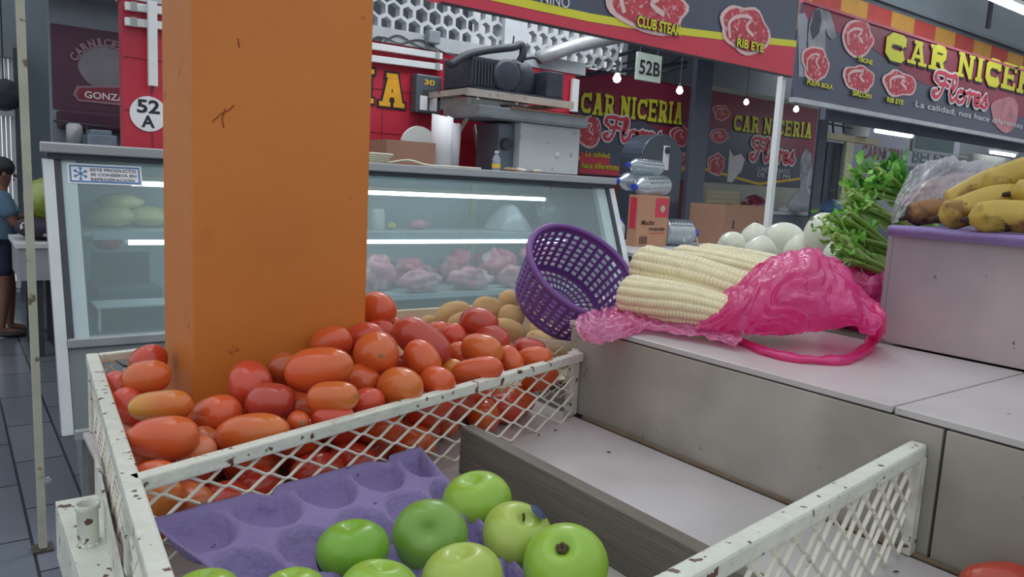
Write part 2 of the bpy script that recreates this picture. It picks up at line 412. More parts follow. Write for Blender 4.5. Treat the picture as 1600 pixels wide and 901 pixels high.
struct('wall_left_middle', B(xw_, 3.2, 8.06, 8.2, 0, 4.6), MATS['hall_wall_paint'])
struct('wall_far_back_low', B(3.2, 9.9, 10.2, 10.35, 0, 3.4), MATS['hall_wall_paint'])
struct('wall_far_back', B(9.9, 26, 10.2, 10.35, 0, 4.7), mat('far_wall_paint', S(150, 156, 164), 0.8, var=0.08, scale=1))
struct('wall_right', B(25.9, 26, -2, 10.2, 0, 4.7), MATS['far_wall_paint'])
# grey concrete beam across the left hall
x0, x1, z0, z1 = RY(60, -30, 215, 28, 8.6)
struct('trim_1', B(-2.0, 3.1, 7.7, 8.055, z0+0.12, z0+0.7), mat('concrete_beam', S(158, 164, 168), 0.8, var=0.06, scale=2))

# ================================================================ TILED DISPLAY STEPS
T1, T2, T3 = 1.14, 1.288, 1.462
st = thing('display_counter', 'stepped produce counter clad in worn white ceramic tile under all the produce', 'counter', (0.9, 0.4, 0))
obj('counter_body', B(0.14, 1.40, -0.6, 1.12, 0, T1-0.008), M_grout, st)
obj('counter_body', B(0.50, 1.14, 1.1205, 1.42, 0, T1-0.008), M_grout, st)
def tiles(name, x0, x1, y0, y1, z, ys, m=M_tiletop, g=0.003):
    ys = [y0]+[y for y in sorted(ys) if y0 < y < y1]+[y1]
    for a, b in zip(ys, ys[1:]):
        obj(name, B(x0, x1, a+g/2, b-g/2, z-0.008, z), m, st, bevel=0.0012)
tiles('shelf_tile', 0.135, 0.788, -0.6, 1.125, T1, [-0.1])
tiles('shelf_tile', 0.50, 1.14, 1.126, 1.42, T1, [])
obj('step_body', B(0.806, 1.55, -0.6, 0.905, T1-0.008, T2-0.008), M_grout, st)
obj('step_body', B(1.0, 1.42, 0.914, 1.10, T1-0.008, T2), M_tiletop, st)
obj('riser_tile', B(0.797, 0.8058, -0.6, 0.33, T1+0.002, T2-0.010), M_tile, st, bevel=0.001)
obj('riser_tile', B(0.797, 0.8058, 0.333, 0.905, T1+0.002, T2-0.010), M_tile, st, bevel=0.001)
obj('end_tile', B(0.806, 1.55, 0.9052, 0.913, T1+0.002, T2-0.010), M_tile, st, bevel=0.001)
sy = PZ(1405, 632, T2).y
tiles('step_tile', 0.7975, 1.14, -0.6, 0.913, T2, [sy, sy-0.45])
obj('grout_bead', B(0.789, 0.7968, -0.6, 0.86, T1-.0005, T1+.0035), mat('brown_grout', S(120, 104, 86), .9, var=.25, scale=30), st, bevel=.001)
t3 = thing('top_step_block', 'tall block faced with blotched grey pink tile below the bananas', 'block', (1.35, 0.0, T2))
obj('block_body', B(1.152, 1.56, -0.6, 0.583, T2+0.001, T3-0.008), M_grout, t3)
M_t3 = mat('pink_grey_tile', S(182, 168, 170), 0.35, var=0.10, scale=7, spots=(4, .45, .65, S(152, 148, 154)), spots2=(50, .71, .74, S(120, 104, 100)))
obj('front_tile', B(1.143, 1.1518, -0.6, 0.583, T2+0.002, T3-0.009), M_t3, t3, bevel=0.001)
obj('end_tile', B(1.143, 1.56, 0.5832, 0.591, T2+0.002, T3-0.009), M_t3, t3, bevel=0.001)
obj('top_tile', B(1.143, 1.56, -0.6, 0.591, T3-0.008, T3), M_tiletop, t3, bevel=0.001)
bk = thing('onion_shelf', 'raised tiled shelf behind the corn, carrying onions and celery', 'shelf', (1.6, 1.3, 0))
obj('shelf_body', B(1.46, 2.3, 0.93, 1.24, 0, 1.322), M_grout, bk)
obj('shelf_tile', B(1.455, 2.305, 0.925, 1.245, 1.322, 1.33), M_tiletop, bk, bevel=0.001)
obj('shelf_tile', B(1.565, 2.305, -0.3, 0.924, 1.322, 1.33), M_tiletop, bk, bevel=0.001)
obj('shelf_body', B(1.575, 2.3, -0.3, 0.924, 0, 1.322), M_grout, bk)

# ================================================================ ORANGE COLUMN
cn = thing('square_column', 'square column painted orange rising out of the tomato crate', 'column', (0.35, 1.03, T1))
obj('shaft', B(0.234, 0.462, 0.955, 1.105, T1+0.0005, 3.3), M_orange, cn, bevel=0.003)
scr = NB()
for pts in ([(332, 190), (345, 178), (358, 172), (366, 164)], [(350, 200), (347, 186), (352, 170)], [(372, 60), (374, 74)]):
    tube(scr, [PY(a, b, 0.9545) for a, b in pts], 0.0006, 4)
obj('scratch', scr, mat('brown_scratch', S(140, 64, 34), 0.8), cn)

# ================================================================ TOMATO CRATE
A = Vector((0.113, 0.661, 1.245)); Bq = Vector((0.784, 0.869, 1.245)); D0 = Vector((0.149, 1.127, 1.245)); D1 = Vector((0.835, 0.925, 1.245))
def lattice(bm, a, b, h, W_=0.046, H_=0.029, r=0.0021, grow=1.0, h2=None):
    """expanded-metal diamonds hanging below the line a-b; pitch may grow along it"""
    a = Vector(a); b = Vector(b); L_ = (b-a).length; d = (b-a)/L_; h2 = h2 or h
    nrm = d.cross(Vector((0, 0, 1))).normalized()
    nc = int(round(L_/(W_*(1+grow)/2))); nr = int(round((h+h2)/2/(H_/2)))
    def P(i, j):
        t = i/(2*nc); t = t*2/(1+grow)*(1+(grow-1)*t/2)
        return a+d*(t*L_)+Vector((0, 0, -j*(h+(h2-h)*t)/nr))+nrm*(0.0012*math.sin(i*1.7+j*2.1))
    for j in range(nr):
        for i in range(0, 2*nc+1):
            if (i+j) % 2: continue
            for s in (-1, 1):
                if not 0 <= i+s <= 2*nc: continue
                p = P(i, j); q = P(i+s, j+1); e = (P(i+1, j)-P(i-1, j))*(s*0.05)
                tube(bm, [p, p+e, q-e, q], r, 5, caps=True, flat=0.8)
    return bm
cr = thing('mesh_crate', 'chipped white metal crate with diamond mesh sides holding the tomatoes', 'crate', (0.45, 0.9, T1))
obj('front_rail', bar(NB(), A+Vector((0, 0, 0)), Bq+Vector((0.004, 0.001, 0)), 0.014, 0.014), M_paint, cr, bevel=0.002)
e = Vector((0.113-0.149, 0.661-1.127, 0)).normalized()
obj('side_rail', bar(NB(), D0-e*0.007, A+e*0.36, 0.015, 0.015), M_paint, cr, bevel=0.002)
obj('back_rail', bar(NB(), D0+Vector((0.008, 0, 0)), Vector((0.2325, 1.142, 1.245)), 0.012, 0.012), M_paint, cr, bevel=0.002)
obj('back_rail', bar(NB(), Vector((0.465, 1.09, 1.247)), Vector((0.751, 1.005, 1.248)), 0.012, 0.012), M_paint, cr, bevel=0.002)
obj('back_rail', bar(NB(), Vector((0.751, 1.005, 1.248)), D1, 0.012, 0.012), mat('cream_paint', S(206, 192, 170), .6, var=.1, spots=(50, .68, .7, S(120, 90, 70))), cr, bevel=0.002)
obj('end_rail', bar(NB(), D1+Vector((0, .004, 0)), Bq+Vector((0.0, 0.009, 0)), 0.012, 0.012), M_paint, cr, bevel=0.002)
obj('corner_post', bar(NB(), Vector((0.785, 0.8735, 1.2445)), Vector((0.785, 0.8735, T1+.001)), 0.022, 0.012, up=Vector((0.3, -0.95, 0))), M_paint, cr, bevel=0.002)
obj('corner_post', bar(NB(), Vector((0.149, 1.127, 1.24)), Vector((0.149, 1.127, T1+.001)), 0.013, 0.013, up=Vector((0, 1, 0))), M_paint, cr, bevel=0.002)
obj('corner_post', bar(NB(), Vector((0.113, 0.668, 1.24)), Vector((0.113, 0.668, T1+.001)), 0.011, 0.011, up=Vector((0, 1, 0))), M_paint, cr, bevel=0.002)
obj('front_mesh', lattice(NB(), A+Vector((.006, 0, -.012)), Bq+Vector((-.006, 0, -.012)), 0.074, W_=0.040, H_=0.023, r=0.0019, grow=1.75, h2=0.094), M_mesh, cr)
obj('side_mesh', lattice(NB(), D0+Vector((0, 0, -.012)), A+e*0.34+Vector((0, 0, -.012)), 0.088, W_=0.03, H_=0.022, r=0.0017), M_mesh, cr)
obj('back_mesh', lattice(NB(), Vector((0.465, 1.09, 1.236)), D1+Vector((0, 0, -.009)), 0.085, W_=0.03, H_=0.02, r=0.0014), M_mesh, cr)
obj('back_mesh', lattice(NB(), D0+Vector((0.008, 0, -.01)), Vector((0.2325, 1.142, 1.235)), 0.085, W_=0.03, H_=0.02, r=0.0014), M_mesh, cr)
obj('kick_plate', bar(NB(), A+e*0.36+Vector((-.008, 0, -.083)), D0+e*0.16+Vector((-.008, 0, -.083)), 0.003, 0.06), M_paint, cr)

# outer angle-iron frame with an open pipe stub
fr = thing('angle_iron_frame', 'chipped white angle iron edge with an open pipe stub outside the crate', 'frame', (0.08, 0.6, 0))
obj('flange', B(0.084, 0.126, -0.1, 0.935, 1.120, 1.126), M_paint, fr, bevel=0.001)
obj('upstand', B(0.084, 0.089, -0.1, 0.935, 1.06, 1.1195), M_paint, fr, bevel=0.001)
obj('stand_leg', B(0.0895, 0.125, 0.87, 0.91, 0, 1.1195), M_paint, fr, bevel=0.002)
pc = PZ(138, 848, 1.126)
pr = [(0.0098, 0), (0.0098, 0.034), (0.0112, 0.036), (0.0112, 0.041), (0.0088, 0.041), (0.0085, 0.002)]
obj('pipe_stub', lathe(NB(), pr, (pc.x-.0, pc.y, 1.1262), seg=20), M_paint, fr, smooth=True)
obj('pipe_bore', lathe(NB(), [(0.0084, 0.03), (0.0001, 0.03)], (pc.x, pc.y, 1.1262), seg=20), mat('dark_brown_bore', S(60, 48, 42), .9), fr)  # dark brown disc closing the pipe below its mouth
wl = NB()
for k in range(9): blob(wl, (pc.x+0.007*math.cos(k*.7), pc.y+0.009*math.sin(k*.7), 1.1265), .0045, .0045, .003, 8, 6, .4, 3, k)
obj('weld_bead', wl, M_paint, fr, smooth=True)

for k, (px, py, l) in enumerate([(1002, 672, .007), (951, 706, .006), (842, 679, .009), (868, 672, .006), (1010, 690, .003), (1040, 676, .003), (1125, 742, .003), (1098, 728, .003), (1400, 893, .006)]):
    q = PZ(px, py, T1+.0012); d = Vector((math.cos(k*1.9), math.sin(k*1.9), 0))*l/2
    tag(obj('dry_crumb', tube(NB(), [q-d, q+Vector((0, 0, .0006)), q+d], [.0005, .0010, .0004], 6), M_black, origin='base'), 'tiny dark dry crumb lying on the pale shelf tile', 'crumb', 'dark crumbs on the shelf tile')
# wooden divider
bd = tag(obj('divider_board', B(0.500, 0.5185, -0.05, 0.762, T1+0.0005, 1.2), M_board, bevel=0.0015, origin='base'), 'dark grey weathered wooden board standing on edge beside the apples', 'board')

# second low crate front: rail and mesh at the bottom right
c2 = thing('mesh_barrier', 'chipped white rail with diamond mesh in the lower right corner against the step', 'barrier', (0.6, 0.3, T1))
Q0, Q1 = Vector((0.25, 0.285, 1.259)), Vector((0.796, 0.354, 1.259))
obj('top_rail', bar(NB(), Q0, Q1, 0.017, 0.017), M_paint, c2, bevel=0.003)
obj('mesh', lattice(NB(), Q0+Vector((0.2, .025, -.016)), Q1+Vector((-0.005, 0, -.016)), 0.099, W_=0.036, H_=0.030, r=0.0022), M_mesh, c2)
obj('end_post', bar(NB(), Q1+Vector((-.006, -.0, -.014)), Vector((0.790, 0.354, T1+.001)), 0.012, 0.010, up=Vector((0, 1, 0))), M_paint, c2, bevel=0.001)
def fruit_mesh(name, L_, D_, prof, m, seg=28, lump=0.03, seed=0, flat=None):
    bm = NB(); sv = Vector((seed*2.7, seed, seed*1.9))
    def fn(a, r, z):
        n = noise.noise(Vector((math.cos(a)*.9, math.sin(a)*.9, z*1.2))+sv)
        k = 1+lump*n*2+(flat*math.cos(2*a+seed) if flat else 0)
        return r*D_*k, z*L_
    lathe(bm, prof, seg=seg, fn=fn)
    # first and last profile points may be on the axis: scale them too
    for v in bm.verts:
        if abs(v.co.x) < 1e-7 and abs(v.co.y) < 1e-7: v.co.z *= 1 if abs(v.co.z) > 1 else L_
    me = bpy.data.meshes.new(name); bmesh.ops.recalc_face_normals(bm, faces=bm.faces); bm.to_mesh(me); bm.free()
    for p in me.polygons: p.use_smooth = True
    me.materials.append(m); return me
def prof_super(n=14, p=2.3, top=1.0, dimple=0.0, neck=1.0):
    out = []
    for i in range(n+1):
        t = PI*i/n; z = -math.cos(t); r = (max(0, 1-abs(z)**p))**(1/2.1)
        r *= (1+(neck-1)*(z+1)/2)
        zz = z*0.5
        if z > 0 and dimple: zz -= dimple*math.exp(-(r/0.35)**2)
        out.append((0 if i in (0, n) else r*0.5, zz))
    return out
def place(me, name, p, axis, roll_=0.0, parent=None, scale=1.0):
    o = bpy.data.objects.new(name, me); C.objects.link(o)
    q = Vector(axis).normalized().to_track_quat('Z', 'Y')
    o.rotation_mode = 'QUATERNION'
    from mathutils import Quaternion
    o.rotation_quaternion = q @ Quaternion((0, 0, 1), roll_); o.location = p; o.scale = (scale,)*3
    return o
def imgdir(ang, toward=0.0):
    a = math.radians(ang); t = math.radians(toward)
    return (rc*math.cos(a)+uc*math.sin(a))*math.cos(t)-fw*math.sin(t)

# ================================================================ TOMATOES
def tom_mat(name, c1, c2, c3=None):
    m = mat(name, c1, 0.24, var=0.08, scale=9, coat=0.25, sss=0.0)
    n = m.node_tree; L = n.links; p = n.nodes['Principled BSDF']; src = p.inputs['Base Color'].links[0].from_socket
    t = n.nodes.new('ShaderNodeTexCoord'); s = n.nodes.new('ShaderNodeSeparateXYZ'); L.new(t.outputs['Object'], s.inputs[0])
    nz = n.nodes.new('ShaderNodeTexNoise'); nz.inputs['Scale'].default_value = 22; L.new(t.outputs['Object'], nz.inputs['Vector'])
    ma = n.nodes.new('ShaderNodeMath'); ma.operation = 'MULTIPLY_ADD'; ma.inputs[1].default_value = 0.05; L.new(nz.outputs[0], ma.inputs[0]); L.new(s.outputs[2], ma.inputs[2])
    r = n.nodes.new('ShaderNodeMapRange'); r.inputs[1].default_value = 0.0; r.inputs[2].default_value = 0.075; L.new(ma.outputs[0], r.inputs[0])
    x = n.nodes.new('ShaderNodeMix'); x.data_type = 'RGBA'; L.new(r.outputs[0], x.inputs[0]); L.new(src, x.inputs[6]); x.inputs[7].default_value = (*c2, 1)
    L.new(x.outputs[2], p.inputs['Base Color']); return m
TM = {'r': tom_mat('tomato_red', S(204, 74, 50), S(198, 66, 44)), 'o': tom_mat('tomato_orange', S(210, 84, 46), S(212, 106, 52)),
      'd': tom_mat('tomato_deep_red', S(182, 68, 50), S(178, 60, 46)), 'a': tom_mat('tomato_amber', S(208, 96, 46), S(212, 118, 54)),
      'y': tom_mat('tomato_yellow', S(204, 104, 44), S(212, 164, 62)), 'p': tom_mat('tomato_pale_pink', S(208, 112, 72), S(214, 124, 84)),
      'b': tom_mat('tomato_brownish', S(176, 84, 42), S(186, 100, 50))}
M_scar = mat('stem_scar', S(150, 116, 74), 0.8, var=0.3, scale=200)
TP = prof_super(16, 2.5, neck=0.93)
TV = [[(r*(1+0.05*math.sin(k+z*5)), z) for r, z in TP] for k in range(5)]
TG = 'plum tomatoes heaped in the crate'
# px, py, length px, width px, angle, toward camera, colour, depth, scar, label
TL = [
 (230, 590, 78, 60, 12, 20, 'a', .905, 0, 'smooth orange tomato against the left face of the column, below a creased one'),
 (232, 563, 62, 52, 20, 30, 'r', .985, 0, 'creased red tomato touching the back rail left of the column'),
 (183, 607, 58, 50, -60, 20, 'r', .945, 0, 'red tomato wedged under the left side rail near the back'),
 (202, 636, 66, 56, -50, 10, 'r', .885, 0, 'red tomato half hidden behind the yellow-ended one'),
 (251, 634, 102, 54, 3, 5, 'y', .800, 0, 'half ripe tomato with a yellow end, lying flat at the left'),
 (256, 683, 112, 70, 4, 5, 'o', .735, 0, 'large orange red tomato lying lengthwise just behind the front left corner'),
 (214, 706, 80, 54, -72, 15, 'b', .745, 0, 'brownish orange tomato tucked in the front left corner beside the rail'),
 (244, 745, 80, 54, 8, 10, 'o', .700, 0, 'orange tomato directly behind the left end of the front rail'),
 (337, 648, 84, 64, 12, 20, 'o', .835, 0, 'dull red tomato lying at the foot of the column'),
 (308, 707, 68, 54, 25, 25, 'p', .750, 0, 'pale pinkish tomato just behind the front rail, left half'),
 (322, 692, 60, 50, -20, 20, 'b', .80, 0, 'brownish tomato peeping over the pale pink one'),
 (394, 677, 120, 66, 6, 5, 'a', .785, 0, 'longest orange tomato lying along the front rail'),
 (391, 599, 70, 66, -60, 35, 'r', .900, 0, 'round red tomato leaning on the front of the column'),
 (424, 629, 84, 64, 10, 25, 'd', .850, 0, 'dull dark red tomato in front of the round one by the column'),
 (244, 778, 92, 62, 10, 10, 'y', .690, 0, 'yellow orange tomato behind the mesh in the left corner'),
 (300, 783, 74, 60, -20, 25, 'p', .715, 0, 'pinkish orange tomato low behind the mesh, near the left corner'),
 (590, 483, 62, 56, -30, 25, 'o', 1.135, 0, 'tomato standing highest, peeping from behind the right edge of the column'),
 (593, 518, 50, 44, 0, 20, 'r', 1.12, 0, 'small red tomato just under the highest one beside the column'),
 (613, 512, 34, 34, 0, 20, 'o', 1.16, 0, 'small orange tomato at the very back next to the column'),
 (661, 533, 114, 64, -32, 10, 'd', 1.035, 0, 'large dark red tomato sloping down to the right in the middle of the heap'),
 (518, 536, 68, 56, 20, 25, 'o', 1.0, 0, 'orange red tomato at the base of the column, above a large one'),
 (571, 529, 68, 50, 0, 20, 'r', 1.04, 0, 'red tomato behind the one whose stem scar faces the viewer'),
 (589, 552, 72, 70, 0, 72, 'o', .950, 1, 'round orange tomato with its stem scar facing the viewer'),
 (499, 577, 110, 72, 10, 8, 'o', .875, 0, 'biggest red tomato lying in front of the column, right half'),
 (520, 621, 86, 58, 6, 18, 'a', .835, 1, 'orange tomato with a pale stem scar at its right end'),
 (567, 594, 56, 52, -40, 25, 'o', .930, 0, 'tomato in the hollow below the scar-faced one'),
 (574, 628, 52, 46, 190, 30, 'r', .880, 1, 'small red tomato just above the rail with a scar on its left'),
 (625, 606, 76, 66, 15, 40, 'a', .915, 0, 'plump amber tomato behind the middle of the rail'),
 (441, 580, 60, 52, 60, 30, 'b', .945, 0, 'brownish tomato in shade between the column and the biggest red one'),
 (467, 658, 46, 34, 0, 60, 'o', .815, 1, 'tiny orange tomato end-on just above the rail'),
 (520, 653, 70, 46, 8, 10, 'r', .830, 0, 'red tomato mostly hidden by the rail, left of the middle'),
 (660, 561, 68, 54, -50, 15, 'o', .985, 0, 'bright red tomato tilted nose up right of the scar-faced one'),
 (683, 596, 58, 50, -20, 40, 'o', .955, 0, 'orange red tomato right of the plump amber one'),
 (708, 577, 40, 34, 0, 20, 'y', 1.03, 0, 'small yellowish tomato squeezed behind a flat-lying one'),
 (745, 578, 84, 42, 8, 5, 'o', 1.02, 0, 'slim orange red tomato lying flat along the rail, right half'),
 (753, 546, 70, 54, -15, 25, 'a', 1.075, 0, 'brown orange tomato in the middle of the right half'),
 (748, 504, 64, 50, -8, 20, 'd', 1.155, 0, 'dark red tomato on top in front of the potatoes'),
 (709, 526, 44, 40, -40, 20, 'r', 1.13, 0, 'red tomato below the potatoes, left of the dark red top one'),
 (768, 528, 62, 44, -30, 15, 'd', 1.14, 0, 'shiny dark red tomato just below the top one'),
 (797, 562, 46, 40, -50, 30, 'o', 1.09, 0, 'orange red tomato behind the rail, third from its right end'),
 (827, 546, 56, 40, -6, 15, 'd', 1.175, 0, 'dull red tomato next to the right end of the back rail'),
 (835, 560, 58, 40, 6, 10, 'o', 1.135, 0, 'bright orange tomato closest to the right end of the front rail'),
 (716, 553, 40, 40, 0, 20, 'o', 1.09, 0, 'orange tomato between the yellowish one and the brown orange one'),
 (627, 566, 34, 36, 0, 20, 'r', 1.06, 0, 'red tomato deep in the gap right of the scar-faced one'),
 (684, 520, 40, 40, 0, 20, 'o', 1.15, 0, 'orange tomato at the back beside the large sloping one'),
]
TPOS = []
for i, (px, py, l, w, an, tw, c, d, scar, lab) in enumerate(TL):
    Dm = w*d/FPX; Lm = max(l*d/FPX, Dm*1.02)
    if tw > 25: Lm = max(Lm, Dm*1.22)
    Lm = min(Lm, 0.088); p = PD(px, py, d); ax = imgdir(an, tw)
    if not scar: ax = ax if i % 2 else -ax
    me = fruit_mesh('tomato', Lm, Dm, TV[i % 5], TM[c], lump=0.035, seed=i, flat=0.02)
    o = place(me, 'tomato', p, ax, i*1.3); tag(o, lab, 'tomato', TG); TPOS.append((p, Dm/2, Lm/2))
    if scar:
        s = NB(); lathe(s, [(0.0001, Lm*.5+.0006), (.0022, Lm*.5+.0004), (.0036, Lm*.5-.0009)], seg=10)
        me2 = bpy.data.meshes.new('stem_scar'); s.to_mesh(me2); s.free(); me2.materials.append(M_scar)
        so = bpy.data.objects.new('stem_scar', me2); C.objects.link(so); so.parent = o
    if i == 0:
        s = NB(); tube(s, [Vector((0, 0, 0)), Vector((.002, 0, .008)), Vector((-.001, .003, .02))], [.0022, .0014, .0006], 6)
        me2 = bpy.data.meshes.new('dried_stem'); s.to_mesh(me2); s.free(); me2.materials.append(M_black)
        so = bpy.data.objects.new('dried_stem', me2); C.objects.link(so); so.parent = o
        so.matrix_parent_inverse = (o.rotation_quaternion.to_matrix().to_4x4()).inverted()
        so.location = o.rotation_quaternion.inverted() @ Vector((0, 0, 0))
        w2 = PD(205, 573, .93)-p
        so.location = w2
        so.rotation_mode = 'QUATERNION'; so.rotation_quaternion = imgdir(165, 10).to_track_quat('Z', 'Y')
# the rest of the heap, glimpsed through the mesh
poly = [Vector((0.128, 0.690)), Vector((0.775, 0.892)), Vector((0.805, 0.915)), Vector((0.46, 1.065)), Vector((0.16, 1.10))]
def inpoly(x, y, m=0.028):
    n = len(poly)
    for i in range(n):
        a, b = poly[i], poly[(i+1) % n]; e_ = (b-a).normalized()
        if e_.x*(y-a.y)-e_.y*(x-a.x) < m: return False
    return True
base = [fruit_mesh('tomato', .064, .048, TV[k], TM[c], lump=.04, seed=50+k, flat=.02, seg=20) for k, c in enumerate('rodrop'[:5])]
fill = []; tries = 0
rnd = random.Random(11)
while len(fill) < 110 and tries < 30000:
    tries += 1
    layer = 0 if tries < 12000 else 1
    x = rnd.uniform(.13, .80); y = rnd.uniform(.68, 1.1); z = T1+0.0245+layer*0.037
    if not inpoly(x, y, 0.026): continue
    if x > 0.68 and y > 1.02: continue
    if 0.21 < x < .49 and y > .925: continue
    p = Vector((x, y, z))
    if any((p-q).length < 0.0475 for q in fill): continue
    if any((p-q).length < 0.026+r1 for q, r1, _ in TPOS): continue
    # stay under the visible surface
    near = min(TPOS, key=lambda t: (t[0].xy-p.xy).length)
    if layer and z > near[0].z-0.018: continue
    fill.append(p)
for i, p in enumerate(fill):
    a = rnd.uniform(0, 2*PI)
    o = place(base[i % 5], 'tomato', p, Vector((math.cos(a), math.sin(a), rnd.uniform(-.15, .15))), rnd.uniform(0, 6))
    tag(o, 'red plum tomato in the lower layers of the heap, seen only through the front mesh', 'tomato', 'plum tomatoes in the lower layers')

# ================================================================ PULP TRAY AND APPLES
P00, P10 = PD(228, 818, .635), PD(657, 702, .905)
tn = Vector(((P10-P00).y, -(P10-P00).x, 0)).normalized()
P01 = P00+tn*0.30; P01.z = T1+0.034; P11 = PZ(850, 935, T1+0.028)
tb = NB(); NU, NV = 96, 78; G = []
for i in range(NU+1):
    row = []
    for j in range(NV+1):
        u, v = i/NU, j/NV; p = (P00*(1-u)+P10*u)*(1-v)+(P01*(1-u)+P11*u)*v
        cu_, cv_ = (u*4.5-.35), (v*3.7-.42)
        fu, fv = cu_-round(cu_), cv_-round(cv_); rr = math.hypot(fu, fv)
        h = -0.019*max(0, 1-(rr/0.47)**3.2)**1.1+0.003*math.exp(-((rr-.50)/.05)**2)
        pu, pv = cu_-math.floor(cu_)-.5, cv_-math.floor(cv_)-.5
        h += 0.0045*math.exp(-((pu*pu+pv*pv)/0.010))
        ed = min(u, 1-u, v, 1-v)
        h *= min(1, max(0, (ed-.015)/.03))
        h += 0.003*math.exp(-(ed/0.012)**2)
        notch = 0.0
        for nc_ in (0.34, 0.80):
            if v < .10: notch += math.exp(-((u-nc_)/0.028)**2)*(1-v/.10)
        p = p+tn*0.014*notch; h -= 0.002*notch
        h += 0.0012*noise.noise(p*30)
        row.append(tb.verts.new(p+Vector((0, 0, h))))
    G.append(row)
for i in range(NU):
    for j in range(NV): tb.faces.new((G[i][j], G[i+1][j], G[i+1][j+1], G[i][j+1]))
tr = tag(obj('pulp_tray', tb, M_tray, smooth=True, solid=0.0018, origin='base'), 'purple moulded paper fruit tray with cup hollows leaning on the crate mesh under the apples', 'tray')
def app_mat(name, c1, c2, blem):
    m = mat(name, c1, 0.32, var=0.10, scale=14, coat=0.15, spots=(26, .54, .8, c2), spots2=(130, .74, .78, blem)); return m
AM = [app_mat('apple_green', S(146, 188, 62), S(162, 196, 78), S(110, 110, 60)), app_mat('apple_lime', S(168, 192, 84), S(180, 196, 104), S(120, 120, 70)),
      app_mat('apple_mottled', S(122, 164, 66), S(98, 142, 58), S(90, 96, 50)), app_mat('apple_vivid', S(120, 172, 48), S(136, 184, 58), S(90, 110, 40))]
def apple_prof():
    out = []
    for i in range(25):
        t = PI*i/24; R_ = 0.5*(1-0.10*math.cos(t)**2)
        r = R_*math.sin(t)*(1.0+0.06*math.cos(t)*-1); z = -R_*math.cos(t)*0.93
        r *= 1.02
        if z > 0: z -= 0.12*math.exp(-(r/0.13)**2)
        else: z += 0.08*math.exp(-(r/0.10)**2)
        out.append((0 if i in (0, 24) else r, z))
    return out
AP = apple_prof()
AL = [(745, 784, 108, 100, 1.178, 0, 88, 15, 0, 'bright green apple at the back, nearest the wooden board'),
      (671, 838, 116, 84, 1.186, 2, 80, 60, 0, 'mottled dull green apple in the middle of the back group'),
      (808, 838, 112, 72, 1.180, 1, 70, 25, 1, 'pale lime apple with its stem hollow up and a sticker edge beside it'),
      (883, 884, 132, 100, 1.183, 0, 75, 35, 0, 'large green apple furthest right, its dark calyx facing the viewer'),
      (723, 905, 126, 95, 1.192, 1, 85, 10, 0, 'pale green apple at the bottom edge of the picture, in the middle'),
      (551, 860, 112, 92, 1.192, 3, 82, 5, 1, 'vivid green apple with a sticker on its left cheek'),
      (592, 928, 124, 85, 1.20, 0, 80, 0, 0, 'light green apple cut off by the bottom edge, right of the sticker apple'),
      (456, 934, 108, 95, 1.20, 0, 80, 0, 0, 'green apple of which only the top shows, left of the sticker apple'),
      (319, 938, 114, 95, 1.205, 0, 85, 0, 0, 'green apple at the bottom left of the tray, only its top showing')]
M_cal = mat('apple_calyx', S(80, 66, 44), 0.9)
M_stick = mat('fruit_sticker', S(44, 66, 104), 0.4, var=0.4, scale=120)
for i, (px, py, w, an, z, mi, an2, tw, stk_, lab) in enumerate(AL):
    p = PZ(px, py, z); d = (p-CP).dot(fw); Dm = w*d/FPX
    me = fruit_mesh('apple', Dm*0.98, Dm, AP, AM[mi], seg=36, lump=0.018, seed=i, flat=0.012)
    ax = imgdir(an, tw); o = place(me, 'apple', p, ax, i); tag(o, lab, 'apple', 'green apples on the purple tray')
    s = NB(); 
    if i == 3:
        ca = NB()
        for k in range(5):
            a = 2*PI*k/5; blob(ca, (.003*math.cos(a), .003*math.sin(a), Dm*.345), .0028, .0028, .002, 8, 6, .3, 4, k)
        me2 = bpy.data.meshes.new('calyx'); ca.to_mesh(me2); ca.free(); me2.materials.append(M_cal)
        so = bpy.data.objects.new('calyx', me2); C.objects.link(so); so.parent = o
    elif i == 2:
        tube(s, [Vector((0, 0, Dm*.31)), Vector((.0005, 0, Dm*.36)), Vector((.002, .001, Dm*.42))], [.0012, .001, .0014], 6)
        me2 = bpy.data.meshes.new('stem'); s.to_mesh(me2); me2.materials.append(M_cal)
        so = bpy.data.objects.new('stem', me2); C.objects.link(so); so.parent = o
    s.free()
    if stk_:
        sdir = imgdir(200 if i == 5 else 52, 12).normalized()
        ring = NB(); q = sdir.to_track_quat('Z', 'Y').to_matrix()
        for rr, hh in ((0.0, 0.0),):
            pass
        R_ = Dm*0.5*1.0
        prof = [(0.0001, R_*1.012), (.005, R_*1.012-.0003), (.009, R_*1.012-.0012)]
        lathe(ring, prof, (0, 0, 0), None, 16)
        me2 = bpy.data.meshes.new('sticker'); ring.to_mesh(me2); ring.free(); me2.materials.append(M_stick)
        so = bpy.data.objects.new('sticker', me2); C.objects.link(so); so.parent = o
        so.rotation_mode = 'QUATERNION'; so.rotation_quaternion = o.rotation_quaternion.inverted() @ sdir.to_track_quat('Z', 'Y')
        so['label'] = 'small dark blue fruit sticker'
p = PZ(1560, 912, 1.158); me = fruit_mesh('tomato', .07, .042, TV[0], TM['d'], seed=91)
tag(place(me, 'tomato', p, imgdir(0, 0)), 'dark red tomato at the very bottom right corner below the step', 'tomato')
